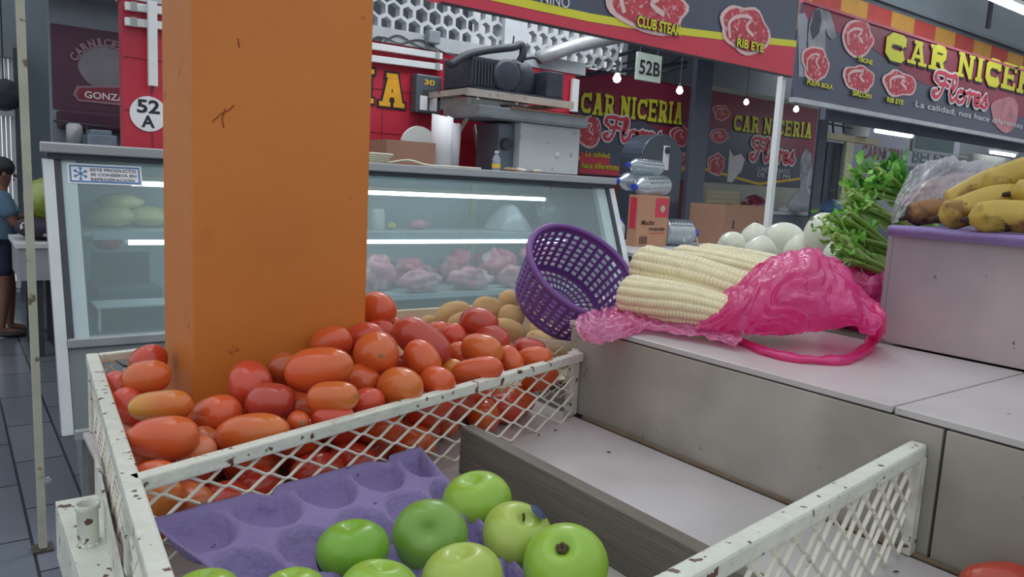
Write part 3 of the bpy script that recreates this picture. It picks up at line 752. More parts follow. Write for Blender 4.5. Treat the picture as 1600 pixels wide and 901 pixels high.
# ================================================================ POTATOES
pt = thing('potato_bin', 'cream painted bin behind the tomato crate holding the potatoes', 'bin', (0.9, 1.2, T1))
M_cream = MATS['cream_paint']
obj('bin_floor', B(0.50, 1.14, 1.04, 1.40, T1+.0008, T1+.006), M_cream, pt)
obj('bin_wall', B(0.50, 1.14, 1.395, 1.405, T1+.006, T1+.085), M_cream, pt, bevel=.001)
obj('bin_wall', B(1.135, 1.145, 0.93, 1.394, T1+.006, T1+.085), M_cream, pt, bevel=.001)
M_pot = mat('potato_skin', S(196, 160, 112), 0.75, var=0.12, scale=18, bump=0.25, bscale=70, spots=(60, .66, .74, S(140, 104, 66)))
PP = prof_super(14, 2.2)
PL = [(709, 491, 58, 40, 20, 1.33, 'tan potato at the left end of the pile, partly behind the top tomato'), (722, 506, 50, 38, 20, 1.27, 'potato just below the leftmost one, behind the dark red tomato'),
      (762, 482, 50, 36, -8, 1.36, 'potato lying flat directly above the dark red tomato'), (795, 469, 34, 30, 30, 1.46, 'highest potato, touching the basket'),
      (799, 494, 42, 36, -20, 1.33, 'potato against the side of the purple basket'), (795, 514, 58, 30, -18, 1.27, 'potato low beside the basket, resting on the bin rail'),
      (672, 505, 34, 24, 0, 1.36, 'small pale potato at the far left of the pile')]
PPOS = []
for i, (px, py, l, w, an, d, lab) in enumerate(PL):
    me = fruit_mesh('potato', l*d/FPX, w*d/FPX*1.06, PP, M_pot, lump=.06, seed=i+20, flat=.05)
    p = PD(px, py, d); PPOS.append(p)
    tag(place(me, 'potato', p, imgdir(an, 10), i), lab, 'potato', 'potatoes behind the tomatoes')
pm = [fruit_mesh('potato', .075, .052, PP, M_pot, lump=.06, seed=70+k, flat=.05) for k in range(3)]
rnd = random.Random(5); pf = []; tries = 0
while len(pf) < 26 and tries < 6000:
    tries += 1
    lay = 0 if tries < 3000 else 1
    x, y, z = rnd.uniform(.56, 1.08), rnd.uniform(1.09, 1.355), T1+.034+lay*.040
    p = Vector((x, y, z))
    if y < 1.13-(x-.47)*.25+.0: continue
    if any((p-q).length < .062 for q in pf) or any((p-q).length < .058 for q in PPOS): continue
    if any((p-q).length < .05 for q in fill): continue
    pf.append(p)
for i, p in enumerate(pf):
    a = rnd.uniform(0, 6.28)
    tag(place(pm[i % 3], 'potato', p, (math.cos(a), math.sin(a), .1), i), 'tan potato in the lower part of the bin, glimpsed past the basket slots', 'potato', 'potatoes low in the bin')

# ================================================================ PURPLE BASKET
def camdir(x, y, z): return (rc*x+uc*y-fw*z).normalized()   # z towards the viewer
bn = camdir(.427, .638, .64)
bc = PD(911, 421, 1.30); BR, BH, Br2 = .100, .094, .082
bq = bn.to_track_quat('Z', 'Y').to_matrix()
bk_root = thing('slotted_basket', 'purple plastic slotted basket tipped on its side between potatoes and corn', 'basket', bc-bn*BH)
def bpt(a, t, r_add=0.0):   # t 0 = base, 1 = rim
    r = Br2+(BR-Br2)*t**0.8+r_add; zz = -BH*(1-t)
    return bc+bq@Vector((r*math.cos(a), r*math.sin(a), zz))
wb = NB(); NA, NT = 180, 26
hole_rows = [(3, 5), (6, 8), (9, 11), (12, 14), (15, 17), (18, 20), (21, 23)]
V = [[wb.verts.new(bpt(2*PI*i/NA, j/NT)) for i in range(NA)] for j in range(NT+1)]
for j in range(NT):
    inr = any(a <= j < b for a, b in hole_rows)
    for i in range(NA):
        k = i % 20
        hole = inr and k < 18 and (k % 5) < 3
        if not hole: wb.faces.new((V[j][i], V[j][(i+1) % NA], V[j+1][(i+1) % NA], V[j+1][i]))
obj('basket_wall', wb, M_basket, bk_root, solid=.0028)
rb = NB(); tube(rb, [bpt(2*PI*i/72, 1.0, .002) for i in range(72)], .0055, 10, closed=True, flat=1.0)
obj('basket_rim', rb, M_basket, bk_root, smooth=True)
bb = NB()
def bp2(r, a, h=0): return bc+bq@Vector((r*math.cos(a), r*math.sin(a), -BH+h))
for i in range(40):
    a = 2*PI*i/40; tube(bb, [bp2(.022, a), bp2(Br2+.001, a)], .0016, 5)
for r in (.022, .038, .053, .068, .081): tube(bb, [bp2(r, 2*PI*i/60) for i in range(60)], .0022, 6, closed=True)
lathe(bb, [(.0001, -.0015), (.022, -.0015), (.022, .0015), (.0001, .0015)], bp2(0, 0), bn, 24)
obj('basket_base', bb, M_basket, bk_root)

# ================================================================ CORN
M_corn = mat('white_corn_kernels', S(232, 222, 184), 0.35, var=0.07, scale=60, coat=.15, spots=(120, .62, .7, S(222, 200, 140)))
def corn_mesh(L_, D_, rows=14, nk=34, seed=0):
    bm = NB(); sa, sz = 6, 6; R_ = []; NAz = rows*sa; NZ = nk*sz
    for j in range(NZ+1):
        t = j/NZ; env = min(1, (1-(1-min(t/.10, 1))**2))**.5*(1-.30*max(0, (t-.45)/.55)**1.6)
        env *= 1 if t < .97 else max(.25, 1-((t-.97)/.03)**2*.7)
        ring = []
        for i in range(NAz):
            a = 2*PI*i/NAz; row = i//sa
            wob = .10*noise.noise(Vector((row*1.7+seed, t*4, 0)))
            fa = abs(((i/sa) % 1)-.5)*2; ft = abs((((j/sz)+.5*(row % 2)+wob*3) % 1)-.5)*2
            bump = (1-fa**3)*(1-.85*ft**3.5)
            r = D_/2*env*(0.89+0.11*bump)
            aa = a+.10*math.sin(t*5+seed)+.02*noise.noise(Vector((t*9, row, seed)))
            ring.append(bm.verts.new((r*math.cos(aa), r*math.sin(aa), (t-.5)*L_)))
        R_.append(ring)
    for a, b in zip(R_, R_[1:]):
        for k in range(NAz): bm.faces.new((a[k], a[(k+1) % NAz], b[(k+1) % NAz], b[k]))
    bm.faces.new(R_[0][::-1]); bm.faces.new(R_[-1])
    me = bpy.data.meshes.new('corn_cob'); bm.to_mesh(me); bm.free(); me.materials.append(M_corn)
    for p in me.polygons: p.use_smooth = True
    return me
def cob(p0, p1, D_, lab, seed):
    p0, p1 = Vector(p0), Vector(p1); L_ = (p1-p0).length
    o = place(corn_mesh(L_, D_, seed=seed), 'corn_cob', (p0+p1)/2, p1-p0, seed*1.1)
    tag(o, lab, 'corn', 'husked white corn cobs')
cob(PD(972, 460, 1.24), PD(1150, 492, 1.10), .071, 'husked white corn cob in front, lowest of the cobs, end on the pink bag', 1)
cob(PD(992, 413, 1.30), PD(1210, 472, 1.13), .078, 'thickest white corn cob, lying on top in the middle, left of the pink bag', 2)
cob(PD(1052, 404, 1.42), PD(1250, 440, 1.20), .060, 'white corn cob lying behind the thickest one, in front of the onions', 3)
cob(PD(1088, 398, 1.52), PD(1270, 428, 1.34), .054, 'white corn cob furthest back, only a thin strip of it showing', 4)

# ================================================================ PINK PLASTIC BAG
M_pink = film('magenta_film', S(246, 58, 160), clear=.16, gloss=.12, rough=.32, trl=.5)
M_pink2 = film('pale_magenta_film', S(244, 110, 184), clear=.36, gloss=.14, rough=.28, trl=.5)
pb = thing('pink_plastic_bag', 'crumpled magenta plastic bag half covering the corn on the tile step', 'bag', PZ(1260, 545, T2))
crinkle(M_pink, 26, .35); crinkle(M_pink2, 34, .35)
# dome: rows run from the near skirt over the crown to the back
def W3(px, py, d): return PD(px, py, d)
rows = [
 [W3(1088, 512, 1.10), W3(1130, 520, 1.075), W3(1180, 524, 1.055), W3(1250, 522, 1.04), W3(1320, 512, 1.035), W3(1362, 528, 1.03)],
 [W3(1100, 490, 1.12), W3(1135, 492, 1.07), W3(1190, 492, 1.04), W3(1255, 486, 1.02), W3(1330, 488, 1.02), W3(1374, 510, 1.04)],
 [W3(1118, 468, 1.15), W3(1152, 458, 1.08), W3(1200, 452, 1.05), W3(1262, 440, 1.03), W3(1322, 452, 1.04), W3(1370, 486, 1.07)],
 [W3(1150, 446, 1.18), W3(1176, 430, 1.11), W3(1212, 414, 1.08), W3(1262, 404, 1.06), W3(1312, 425, 1.08), W3(1360, 470, 1.11)],
 [W3(1172, 432, 1.22), W3(1196, 410, 1.17), W3(1226, 394, 1.14), W3(1264, 388, 1.12), W3(1304, 408, 1.13), W3(1352, 460, 1.15)],
 [W3(1190, 450, 1.27), W3(1210, 430, 1.25), W3(1235, 415, 1.24), W3(1268, 410, 1.23), W3(1300, 430, 1.22), W3(1340, 480, 1.22)],
]
obj('bag_hood', patch(NB(), rows, 26, 22, amp=.0012, fr=60, seed=4, ridged=True, crease=.011, fu=5.5, fv=1.3), M_pink, pb, smooth=True)
# carrying loop lying on the tiles
lp = [PZ(1120, 512, T2+.006), PZ(1160, 532, T2+.005), PZ(1205, 551, T2+.005), PZ(1260, 561, T2+.005), PZ(1310, 562, T2+.005), PZ(1345, 551, T2+.006), PZ(1364, 530, T2+.010), PD(1374, 500, 1.045), PD(1366, 478, 1.06)]
lb = NB(); cp = catmull(lp, 10)
tube(lb, [p+Vector((.002*noise.noise(p*60), .002*noise.noise(p*50+Vector((5, 5, 5))), .0015*noise.noise(p*70))) for p in cp],
     [(.010+.005*noise.noise(p*40)) for p in cp], 9, caps=False, flat=.55)
obj('handle_loop', lb, M_pink, pb, smooth=True)
rows = [
 [W3(905, 492, 1.20), W3(935, 486, 1.21), W3(965, 480, 1.25), W3(1010, 482, 1.25), W3(1060, 486, 1.22), W3(1110, 488, 1.17), W3(1150, 500, 1.10)],
 [W3(899, 505, 1.145), W3(930, 500, 1.14), W3(968, 496, 1.16), W3(1010, 500, 1.17), W3(1060, 502, 1.15), W3(1110, 506, 1.12), W3(1155, 514, 1.08)],
 [W3(903, 520, 1.115), W3(935, 520, 1.11), W3(970, 514, 1.12), W3(1010, 510, 1.14), W3(1060, 514, 1.12), W3(1110, 520, 1.09), W3(1160, 530, 1.05)],
 [W3(912, 533, 1.10), W3(940, 537, 1.095), W3(972, 528, 1.105), W3(1012, 516, 1.13), W3(1060, 521, 1.10), W3(1105, 528, 1.075), W3(1150, 540, 1.04)]]
obj('bag_skirt', patch(NB(), rows, 20, 20, amp=.0012, fr=80, seed=9, ridged=True, crease=.005, fu=8, fv=4, out=Vector((0, -.2, 1))), M_pink2, pb, smooth=True, label='pale translucent part of the bag hanging over the step corner')
rows = [[W3(955, 487, 1.25), W3(975, 480, 1.27), W3(1000, 492, 1.22)], [W3(950, 495, 1.21), W3(975, 493, 1.21), W3(1005, 500, 1.19)], [W3(950, 505, 1.17), W3(978, 506, 1.17), W3(1008, 507, 1.16)]]
obj('bag_tuck', patch(NB(), rows, 10, 10, amp=.006, fr=50, seed=3, ridged=True), M_pink, pb, smooth=True)
b2 = NB(); blob(b2, PD(1352, 468, 1.34), .062, .06, .052, 44, 30, .22, 2.6, 5, True)
tag(obj('pink_plastic_bag', b2, M_pink, smooth=True, origin='base'), 'second magenta plastic bag, tucked behind the first beside the tall block', 'bag')
b3 = NB(); blob(b3, PD(1215, 500, 1.12), .055, .03, .022, 30, 20, .15, 2, 8)
tag(obj('wrapped_produce', b3, mat('produce_in_bag', S(196, 60, 110), .5, var=.1), smooth=True, origin='base'), 'vague rounded produce showing dark through the pink bag', 'produce')

# ================================================================ ONIONS
M_on = mat('white_onion_skin', S(222, 224, 208), 0.25, var=0.05, scale=6, coat=.3, stretch=(6, 6, .6), spots=(9, .6, .75, S(196, 206, 166)))
M_root = mat('onion_root', S(170, 150, 120), .9, var=.3, scale=90)
def onion_prof():
    out = []
    for i in range(19):
        t = PI*i/18; r = .5*math.sin(t)**.85; z = -.44*math.cos(t)
        if t > 2.3: z += .13*((t-2.3)/.84)**2; 
        out.append((0 if i in (0, 18) else r, z))
    return out
OP = onion_prof()
OL = [(1143, 383, 44, 150, 40, 1.78, 'smallest white onion at the left end, its root plate turned right'), (1181, 372, 48, 100, 20, 1.98, 'white onion between the small left one and the biggest round one'),
      (1188, 393, 50, 80, 10, 1.70, 'white onion lying low right behind the corn'), (1224, 376, 64, 260, 25, 1.84, 'biggest round white onion, just right of the pole foot'),
      (1287, 364, 66, 330, 40, 1.68, 'white onion under the celery leaves with its neck to the right'), (1275, 382, 42, 90, 0, 1.80, 'white onion in the gap left of the celery'),
      (1318, 400, 62, 100, 20, 1.55, 'pale green white onion just behind the top of the pink bag'), (1372, 428, 74, 110, 20, 1.46, 'onion at the foot of the celery, beside the tall block'),
      (1250, 392, 50, 100, 10, 1.72, 'onion half hidden behind the crown of the pink bag')]
for i, (px, py, w, an, tw, d, lab) in enumerate(OL):
    Dm = w*d/FPX; me = fruit_mesh('onion', Dm*.95, Dm, OP, M_on, lump=.02, seed=i, seg=32)
    p = PD(px, py, d); o = place(me, 'onion', p, imgdir(an, tw), i); tag(o, lab, 'onion', 'white onions behind the corn')
    s = NB(); lathe(s, [(.0001, Dm*.462), (.004, Dm*.46), (.006, Dm*.44), (.0075, Dm*.40)], seg=12)
    me2 = bpy.data.meshes.new('root_plate'); s.to_mesh(me2); s.free(); me2.materials.append(M_root)
    so = bpy.data.objects.new('root_plate', me2); C.objects.link(so); so.parent = o
om = fruit_mesh('onion', .08, .085, OP, M_on, lump=.02, seed=44)
rnd = random.Random(2)
for k, (x, y) in enumerate([(1.62, 1.0), (1.72, 1.05), (1.80, 1.1)]):
    tag(place(om, 'onion', Vector((x, y, 1.372)), (rnd.uniform(-1, 1), rnd.uniform(-1, 1), 1), k), 'white onion in the bottom layer on the shelf behind the corn', 'onion', 'white onions in the bottom layer')

# ================================================================ CELERY
M_stalk = mat('celery_stalk', S(136, 172, 82), .38, var=.16, scale=7, stretch=(1, 1, 1), coat=.1)
M_stalk2 = mat('celery_stalk_pale', S(162, 192, 108), .38, var=.14, scale=8, coat=.1)
M_leaf = mat('celery_leaf', S(120, 184, 76), .45, var=.3, scale=30)
M_leaf2 = mat('celery_leaf_dark', S(84, 154, 70), .45, var=.3, scale=30)
rnd = random.Random(21)
def stalk(parent, a, b, r, m, bend):
    a, b = Vector(a), Vector(b); mid = (a+b)/2+bend
    pts = catmull([a, (a+mid)/2+bend*.3, mid, b], 5); n = len(pts)
    bm = NB(); tube(bm, pts, [r*1.12*(1-.45*(i/(n-1))**2) for i in range(n)], 10, flat=.72, poly=[1, .93, 1.0, .93, 1, .9, .62, .5, .62, .9])
    obj('stalk', bm, m, parent, smooth=True)
    return pts
def leafy(parent, tips, n, size, m, name='leaves'):
    bm = NB()
    for k in range(n):
        c = rnd.choice(tips)+Vector((rnd.gauss(0, .011), rnd.gauss(0, .011), rnd.gauss(0, .009)))
        d = (imgdir(rnd.uniform(60, 220), rnd.uniform(-30, 50))); s = d.cross(Vector((rnd.uniform(-1, 1), rnd.uniform(-1, 1), 1))).normalized()
        u = d.cross(s); L_ = size*rnd.uniform(.6, 1.3); w = L_*.42
        lob = [(0, 0), (.25, .35), (.40, .28), (.55, .55), (.68, .35), (.85, .30), (1, 0)]
        mid = [bm.verts.new(c+d*(t*L_)+u*(.14*L_*math.sin(t*3))) for t, _ in lob]
        for sg in (-1, 1):
            ed = [bm.verts.new(c+d*(t*L_)+s*(sg*x*w*1.3)+u*(.14*L_*math.sin(t*3)+.25*x*w)) for t, x in lob]
            for q in range(len(lob)-1):
                try: bm.faces.new((mid[q], ed[q], ed[q+1], mid[q+1]))
                except ValueError: pass
    obj(name, bm, m, parent, smooth=True)
# each bunch: butt (right, behind the tall block) and leafy end (left)
CB = [((1430, 428), 1.42, (1304, 348), 1.36, 12, .0138, 'celery bunch lowest in the pile, its leaf ends over the onions'),
      ((1440, 385), 1.46, (1322, 314), 1.38, 12, .0138, 'celery bunch in the middle of the pile, pale cut tips to the left'),
      ((1450, 348), 1.50, (1352, 284), 1.42, 12, .0130, 'celery bunch topmost in the pile, with bright green leaves'),
      ((1420, 470), 1.36, (1310, 388), 1.32, 10, .0138, 'celery bunch in front of the others, thick stalks sloping right and down')]
for bi, ((bx_, by_), bd_, (tx, ty), td, n, r, lab) in enumerate(CB):
    base_p = PD(bx_, by_, bd_); root = thing('celery_bunch', lab, 'celery', base_p, 'celery bunches stacked beside the tall block')
    tips = []
    for k in range(n):
        j = (k % 4-1.5); q = (k//4-1)
        a = base_p+uc*(j*.0135)+fw*(q*.017)+rc*rnd.uniform(-.01, .01)
        b = PD(tx+rnd.uniform(-14, 34), ty+j*11+rnd.uniform(-7, 7), td)+fw*(q*.02)
        pts = stalk(root, a, b, r*rnd.uniform(.8, 1.1), M_stalk if rnd.random() < .6 else M_stalk2, Vector((0, 0, rnd.uniform(.002, .014))))
        tips += [pts[-1], pts[-1], pts[-3]]
        # forked stalklets at the end
    tw_ = NB()
    for t in tips[::3]:
        for _ in range(2):
            d = imgdir(rnd.uniform(110, 215), rnd.uniform(-20, 40)); l = rnd.uniform(.010, .022)
            tube(tw_, [t, t+d*l*.5+Vector((0, 0, .003)), t+d*l], [.0036, .0028, .0012], 6)
    obj('stalklets', tw_, M_stalk2, root, smooth=True)
    leafy(root, tips, 75 if bi != 2 else 100, .017 if bi != 2 else .026, M_leaf if bi != 1 else M_leaf)
    if bi == 2:
        t2 = [PD(rnd.uniform(1375, 1415), rnd.uniform(262, 305), 1.43) for _ in range(30)]
        leafy(root, t2, 80, .028, M_leaf2, 'dark_leaves')
lf = thing('celery_bunch', 'frayed celery tops drooping over the onion just behind the pink bag', 'celery', PD(1335, 408, 1.40), 'celery bunches stacked beside the tall block')
tp = []
for k in range(6):
    pts = stalk(lf, PD(1395+k*3, 408+k*4, 1.38), PD(1322+k*5, 398+k*5, 1.36), .0085, M_stalk2, Vector((0, 0, .008))); tp.append(pts[-1])
leafy(lf, tp, 60, .018, M_leaf)

# ================================================================ BANANAS ON THE TALL BLOCK
rows = []
for v, dy in ((0, .002), (.01, .0), (.33, .006), (.66, .004), (1, .002)):
    rows.append([Vector((1.143-(.009 if v == 0 else .012)+v*.36, .585-u*.62, T3+(-.010 if v == 0 else .0035)+(.002*math.sin(u*14) if v == 0 else .0))) for u in (0, .2, .4, .6, .8, 1)])
tag(obj('pulp_sheet', patch(NB(), rows, 12, 10, amp=.0008, fr=25, seed=2), mat('lilac_paper_pulp', S(142, 124, 178), .9, var=.08, scale=14, bump=.3, bscale=120), smooth=True, solid=.003, origin='base'),
    'lilac moulded paper sheet under the bananas on the tall block', 'tray')
M_ban = mat('ripe_plantain_skin', S(190, 164, 74), .5, var=.10, scale=12, spots=(20, .53, .64, S(128, 92, 44)), spots2=(48, .61, .67, S(62, 46, 34)))
M_ban2 = mat('browned_plantain_skin', S(150, 106, 62), .55, var=.2, scale=14, spots=(26, .44, .56, S(58, 42, 36)))
M_tip = mat('banana_tip', S(52, 40, 34), .8, var=.2)
def banana(px, d, rad, m, lab):
    pts = [PD(a, b, dd) for (a, b), dd in zip(px, d)]
    P = catmull(pts, 8); n = len(P); rs = []
    for i in range(n):
        t = i/(n-1); rs.append(rad*max(.18, min(1, (t/.16)**.6 if t < .16 else 1))*(1 if t < .8 else max(.3, 1-((t-.8)/.2)**1.5*.75)))
    root = thing('plantain', lab, 'banana', (pts[0]+pts[-1])/2, 'plantains on the lilac sheet')
    bm = NB(); tube(bm, P, rs, 20, poly=[1.06, .99, .95, .99]); obj('peel', bm, m, root, smooth=True)
    s = NB(); t0 = (P[0]-P[1]).normalized(); tube(s, [P[0]-t0*.002, P[0]+t0*.004, P[0]+t0*.009], [rad*.22, rad*.2, rad*.14], 8); obj('blossom_end', s, M_tip, root, smooth=True)
banana([(1414, 340), (1440, 332), (1475, 330), (1520, 338)], [1.17, 1.165, 1.17, 1.19], .0185, M_ban2, 'brown overripe plantain at the left front, lying on the lilac sheet')
banana([(1466, 341), (1500, 331), (1550, 314), (1620, 308)], [1.10, 1.09, 1.08, 1.06], .0215, M_ban, 'yellow plantain in front, its tip just right of the brown one')
banana([(1512, 343), (1555, 337), (1610, 339), (1660, 344)], [1.05, 1.04, 1.02, 1.0], .0215, M_ban, 'plantain with dark blotched tip lying lowest at the right edge')
banana([(1474, 326), (1510, 306), (1560, 282), (1640, 262)], [1.20, 1.18, 1.15, 1.12], .0215, M_ban, 'long yellow plantain at the back rising to the right')
banana([(1534, 298), (1570, 282), (1610, 268), (1660, 262)], [1.10, 1.09, 1.07, 1.05], .023, M_ban, 'plantain on top of the hand, dark tip pointing left at the picture edge')
banana([(1578, 303), (1610, 300), (1650, 300), (1680, 306)], [1.05, 1.04, 1.02, 1.0], .018, M_ban, 'plantain end poking in at the right edge between two others')
M_clear = film('clear_plastic_film', S(206, 206, 216), clear=.62, gloss=.14, rough=.3, trl=.4)
rows = [
 [W3(1393, 358, 1.20), W3(1400, 345, 1.17), W3(1440, 338, 1.17), W3(1480, 335, 1.20), W3(1540, 330, 1.26)],
 [W3(1396, 322, 1.24), W3(1415, 315, 1.20), W3(1450, 310, 1.20), W3(1500, 305, 1.22), W3(1560, 300, 1.26)],
 [W3(1412, 288, 1.27), W3(1435, 280, 1.24), W3(1470, 275, 1.23), W3(1510, 278, 1.25), W3(1570, 280, 1.28)],
 [W3(1428, 262, 1.31), W3(1450, 252, 1.29), W3(1490, 250, 1.28), W3(1530, 253, 1.29), W3(1590, 266, 1.31)],
 [W3(1436, 275, 1.37), W3(1460, 262, 1.38), W3(1500, 262, 1.38), W3(1540, 268, 1.38), W3(1600, 280, 1.38)]]
tag(obj('clear_plastic_bag', patch(NB(), rows, 20, 18, amp=.0015, fr=60, seed=12, ridged=True, crease=.012, fu=7, fv=4, out=Vector((-.4, -.4, .6))), M_clear, smooth=True, origin='base'), 'shiny clear plastic bag bulging behind the bananas, reaching over the celery', 'bag')
rows = [[W3(1384, 395, 1.19), W3(1390, 385, 1.19), W3(1398, 372, 1.19)], [W3(1385, 420, 1.20), W3(1392, 425, 1.19), W3(1397, 430, 1.19)], [W3(1378, 450, 1.21), W3(1388, 445, 1.2), W3(1394, 440, 1.2)]]
M_pf = mat('pinkish_root', S(206, 172, 172), .6, var=.1, scale=12)
for k, (a, b, d, l, an) in enumerate([(1455, 312, 1.26, .10, 5), (1480, 288, 1.29, .11, 12), (1520, 300, 1.27, .09, -6), (1445, 332, 1.25, .07, 20)]):
    me = fruit_mesh('root_vegetable', l, .034, PP, M_pf, lump=.05, seed=k+80)
    tag(place(me, 'root_vegetable', PD(a, b, d+.03), imgdir(an), k), ['pinkish root inside the clear bag, middle one', 'pinkish root topmost inside the clear bag', 'pinkish root inside the clear bag, nearest the long plantain', 'pinkish root lowest inside the clear bag'][k], 'vegetable', 'roots in the clear bag')
# ================================================================ DISPLAY FRIDGE
FX0, FX1, FY = 0.354, 3.79, 3.97
def GY(z): return FY-(1.52-z)*0.40          # sloping glass
fg = thing('display_fridge', 'long refrigerated meat counter with sloping glass front and steel top', 'fridge', (2.07, 4.3, 0))
FXB = PY(97, 500, 4.75).x     # the left end is cut at an angle
def quad_box(xa0, xa1, xb, ya0, ya1, yb, z0, z1, d0=0.0):
    bm = NB(); lo = [bm.verts.new(p) for p in ((xa0, ya0, z0), (xb, ya0, z0), (xb, yb, z0), (xa1, yb, z0))]
    hi = [bm.verts.new(p) for p in ((xa0, ya1, z1), (xb, ya1, z1), (xb, yb, z1), (xa1, yb, z1))]
    bm.faces.new(lo); bm.faces.new(hi)
    for i in range(4): bm.faces.new((lo[i], lo[(i+1) % 4], hi[(i+1) % 4], hi[i]))
    return bm
obj('steel_top', quad_box(FX0-.02, FXB-.04, FX1, FY-.05, FY-.05, 4.75, 1.525, 1.572), M_steel, fg, bevel=.006)
obj('top_gasket', quad_box(FX0+.01, FXB, FX1-.02, FY-.03, FY-.03, 4.7, 1.500, 1.5245), M_dark, fg)
ZB = 0.745
M_body = mat('fridge_grey_body', S(112, 120, 124), .4, metal=.3, var=.06)
obj('cabinet', quad_box(FX0+.035, FXB, FX1, GY(.36)+.0, GY(ZB)-.01, 4.75, 0.36, ZB-.035), M_body, fg, bevel=.004)
obj('bottom_strip', B(FX0+.036, FX1, GY(.36)-.035, GY(.36)-.001, 0.355, 0.395), M_alu, fg, bevel=.003)
obj('plinth', quad_box(FX0+.07, FXB+.04, FX1-.05, GY(.36)+.06, GY(.36)+.06, 4.7, 0, 0.3595), mat('grey_plinth', S(128, 134, 138), .5, var=.05), fg)
MATS_trim = mat('bright_trim', S(196, 202, 204), .4, metal=.1, var=.06)
M_lin = mat('fridge_liner', S(176, 194, 198), .45, var=.05)
obj('back_liner', B(FXB+.01, FX1-.03, 4.66, 4.70, ZB-.03, 1.4995), M_lin, fg)
def post(name, xa, xb, m, y_off=-.0, zb=None):
    bm = NB(); vs = []
    for z in (zb or ZB-.034, 1.4995):
        for x, yo in ((xa, -.012+y_off), (xb, -.012+y_off), (xb, .03+y_off), (xa, .03+y_off)): vs.append(bm.verts.new((x, GY(z)+yo, z)))
    for f in ((0, 1, 2, 3), (7, 6, 5, 4), (0, 4, 5, 1), (1, 5, 6, 2), (2, 6, 7, 3), (3, 7, 4, 0)): bm.faces.new([vs[i] for i in f])
    return obj(name, bm, m, fg)
post('corner_trim', FX0-.008, FX0+.034, MATS_trim, -.004, .375); post('corner_trim', FX1-.045, FX1, mat('white_trim', S(214, 220, 222), .4), -.004)
post('gasket', FX0+.035, FX0+.062, M_dark); post('gasket', FX1-.075, FX1-.046, M_dark)
post('liner_edge', FX0+.063, FX0+.12, M_lin, .01); post('liner_edge', FX1-.16, FX1-.076, M_lin, .01)
for xa, xb in ((FX0+.014, FX0+.034), (FX1-.02, FX1)):
    bm = NB(); o_ = [(GY(ZB)+.03, ZB-.034), (4.66, ZB-.034), (4.66, 1.4995), (GY(1.4995)+.031, 1.4995)]
    sl = (lambda y: (FXB-FX0)*max(0, (y-GY(ZB))/(4.70-GY(ZB)))) if xa < 1 else (lambda y: 0)
    a = [bm.verts.new((xa+sl(y), y, z)) for y, z in o_]; b = [bm.verts.new((xb+sl(y), y, z)) for y, z in o_]
    bm.faces.new(a); bm.faces.new(b[::-1])
    for i in range(4): bm.faces.new((a[i], b[i], b[(i+1) % 4], a[(i+1) % 4]))
    obj('side_wall', bm, mat('fridge_side', S(118, 126, 134), .6), fg)
obj('bottom_frame', B(FX0+.036, FX1-.047, GY(ZB)-.03, GY(ZB)+.03, ZB-.0345, ZB+.004), M_alu, fg, bevel=.004)
obj('inner_floor', quad_box(FX0+.06, FXB+.01, FX1-.03, GY(ZB)+.031, GY(ZB)+.031, 4.655, ZB-.0345, ZB-.01), mat('fridge_floor', S(84, 98, 106), .35, metal=.2), fg)
M_glass = film('cool_glass', S(196, 222, 226), clear=.72, gloss=.10, rough=.03, trl=.3)
bm = NB(); flatpoly(bm, [(FX0+.08, GY(ZB), ZB+.004), (FX1-.06, GY(ZB), ZB+.004), (FX1-.06, GY(1.4995), 1.4995), (FX0+.08, GY(1.4995), 1.4995)])
obj('front_glass', bm, M_glass, fg)
# shelves: heights from where the edges stand
zs1 = PY(640, 366, 4.02).z
obj('upper_shelf', B(FXB+.02, FX1-.16, 4.02, 4.60, zs1-.012, zs1+.008), mat('white_shelf', S(196, 208, 210), .35), fg, bevel=.002)
obj('shelf_lip', B(FX0+.19, FX1-.16, 4.008, 4.019, zs1-.03, zs1+.012), mat('glass_lip', S(170, 190, 194), .2), fg, bevel=.001)
zs2 = PY(640, 462, 3.92).z
obj('meat_deck', B(FX0+.9, FX1-.16, 3.92, 4.62, zs2-.012, zs2), MATS['white_shelf'], fg, bevel=.002)
obj('deck_lip', B(FX0+.9, FX1-.16, 3.905, 3.919, zs2-.02, zs2+.012), MATS['glass_lip'], fg, bevel=.001)
for x in (1.28, 2.55, 3.5):
    obj('shelf_support', B(x, x+.02, 4.0, 4.60, ZB-.008, zs2-.0125), M_white, fg)
for x in (1.95, 3.05):
    obj('door_stile', B(x, x+.05, 4.63, 4.659, zs2+.02, 1.47), mat('cream_stile', S(206, 208, 178), .5), fg)
obj('door_rail', B(FXB+.03, FX1-.1, 4.625, 4.659, zs1-.12, zs1-.09), MATS['cream_stile'], fg)
obj('door_rail', B(FXB+.03, FX1-.1, 4.625, 4.659, 1.40, 1.43), MATS['cream_stile'], fg)
M_tube = glow('cool_tube', (0.86, 0.95, 1.0), 6.0)
def ltube(parent, x0, x1, y, z, r=.013, m=M_tube, name='light_tube'):
    bm = NB(); tube(bm, [(x0, y, z), (x1, y, z)], r, 10); parent = obj(name, bm, m, parent)
    bm = NB(); tube(bm, [(x0-.02, y, z), (x0-.0005, y, z)], r*1.1, 10); tube(bm, [(x1+.0005, y, z), (x1+.02, y, z)], r*1.1, 10); obj('tube_cap', bm, M_white, parent)
z1 = PY(640, 303, 4.15).z; z2 = PY(640, 377, 4.05).z
ltube(fg, PY(205, 285, 4.15).x, PY(850, 318, 4.15).x, 4.15, z1)
ltube(fg, PY(200, 370, 4.05).x, PY(880, 380, 4.05).x, 4.05, min(z2, zs1-.035))
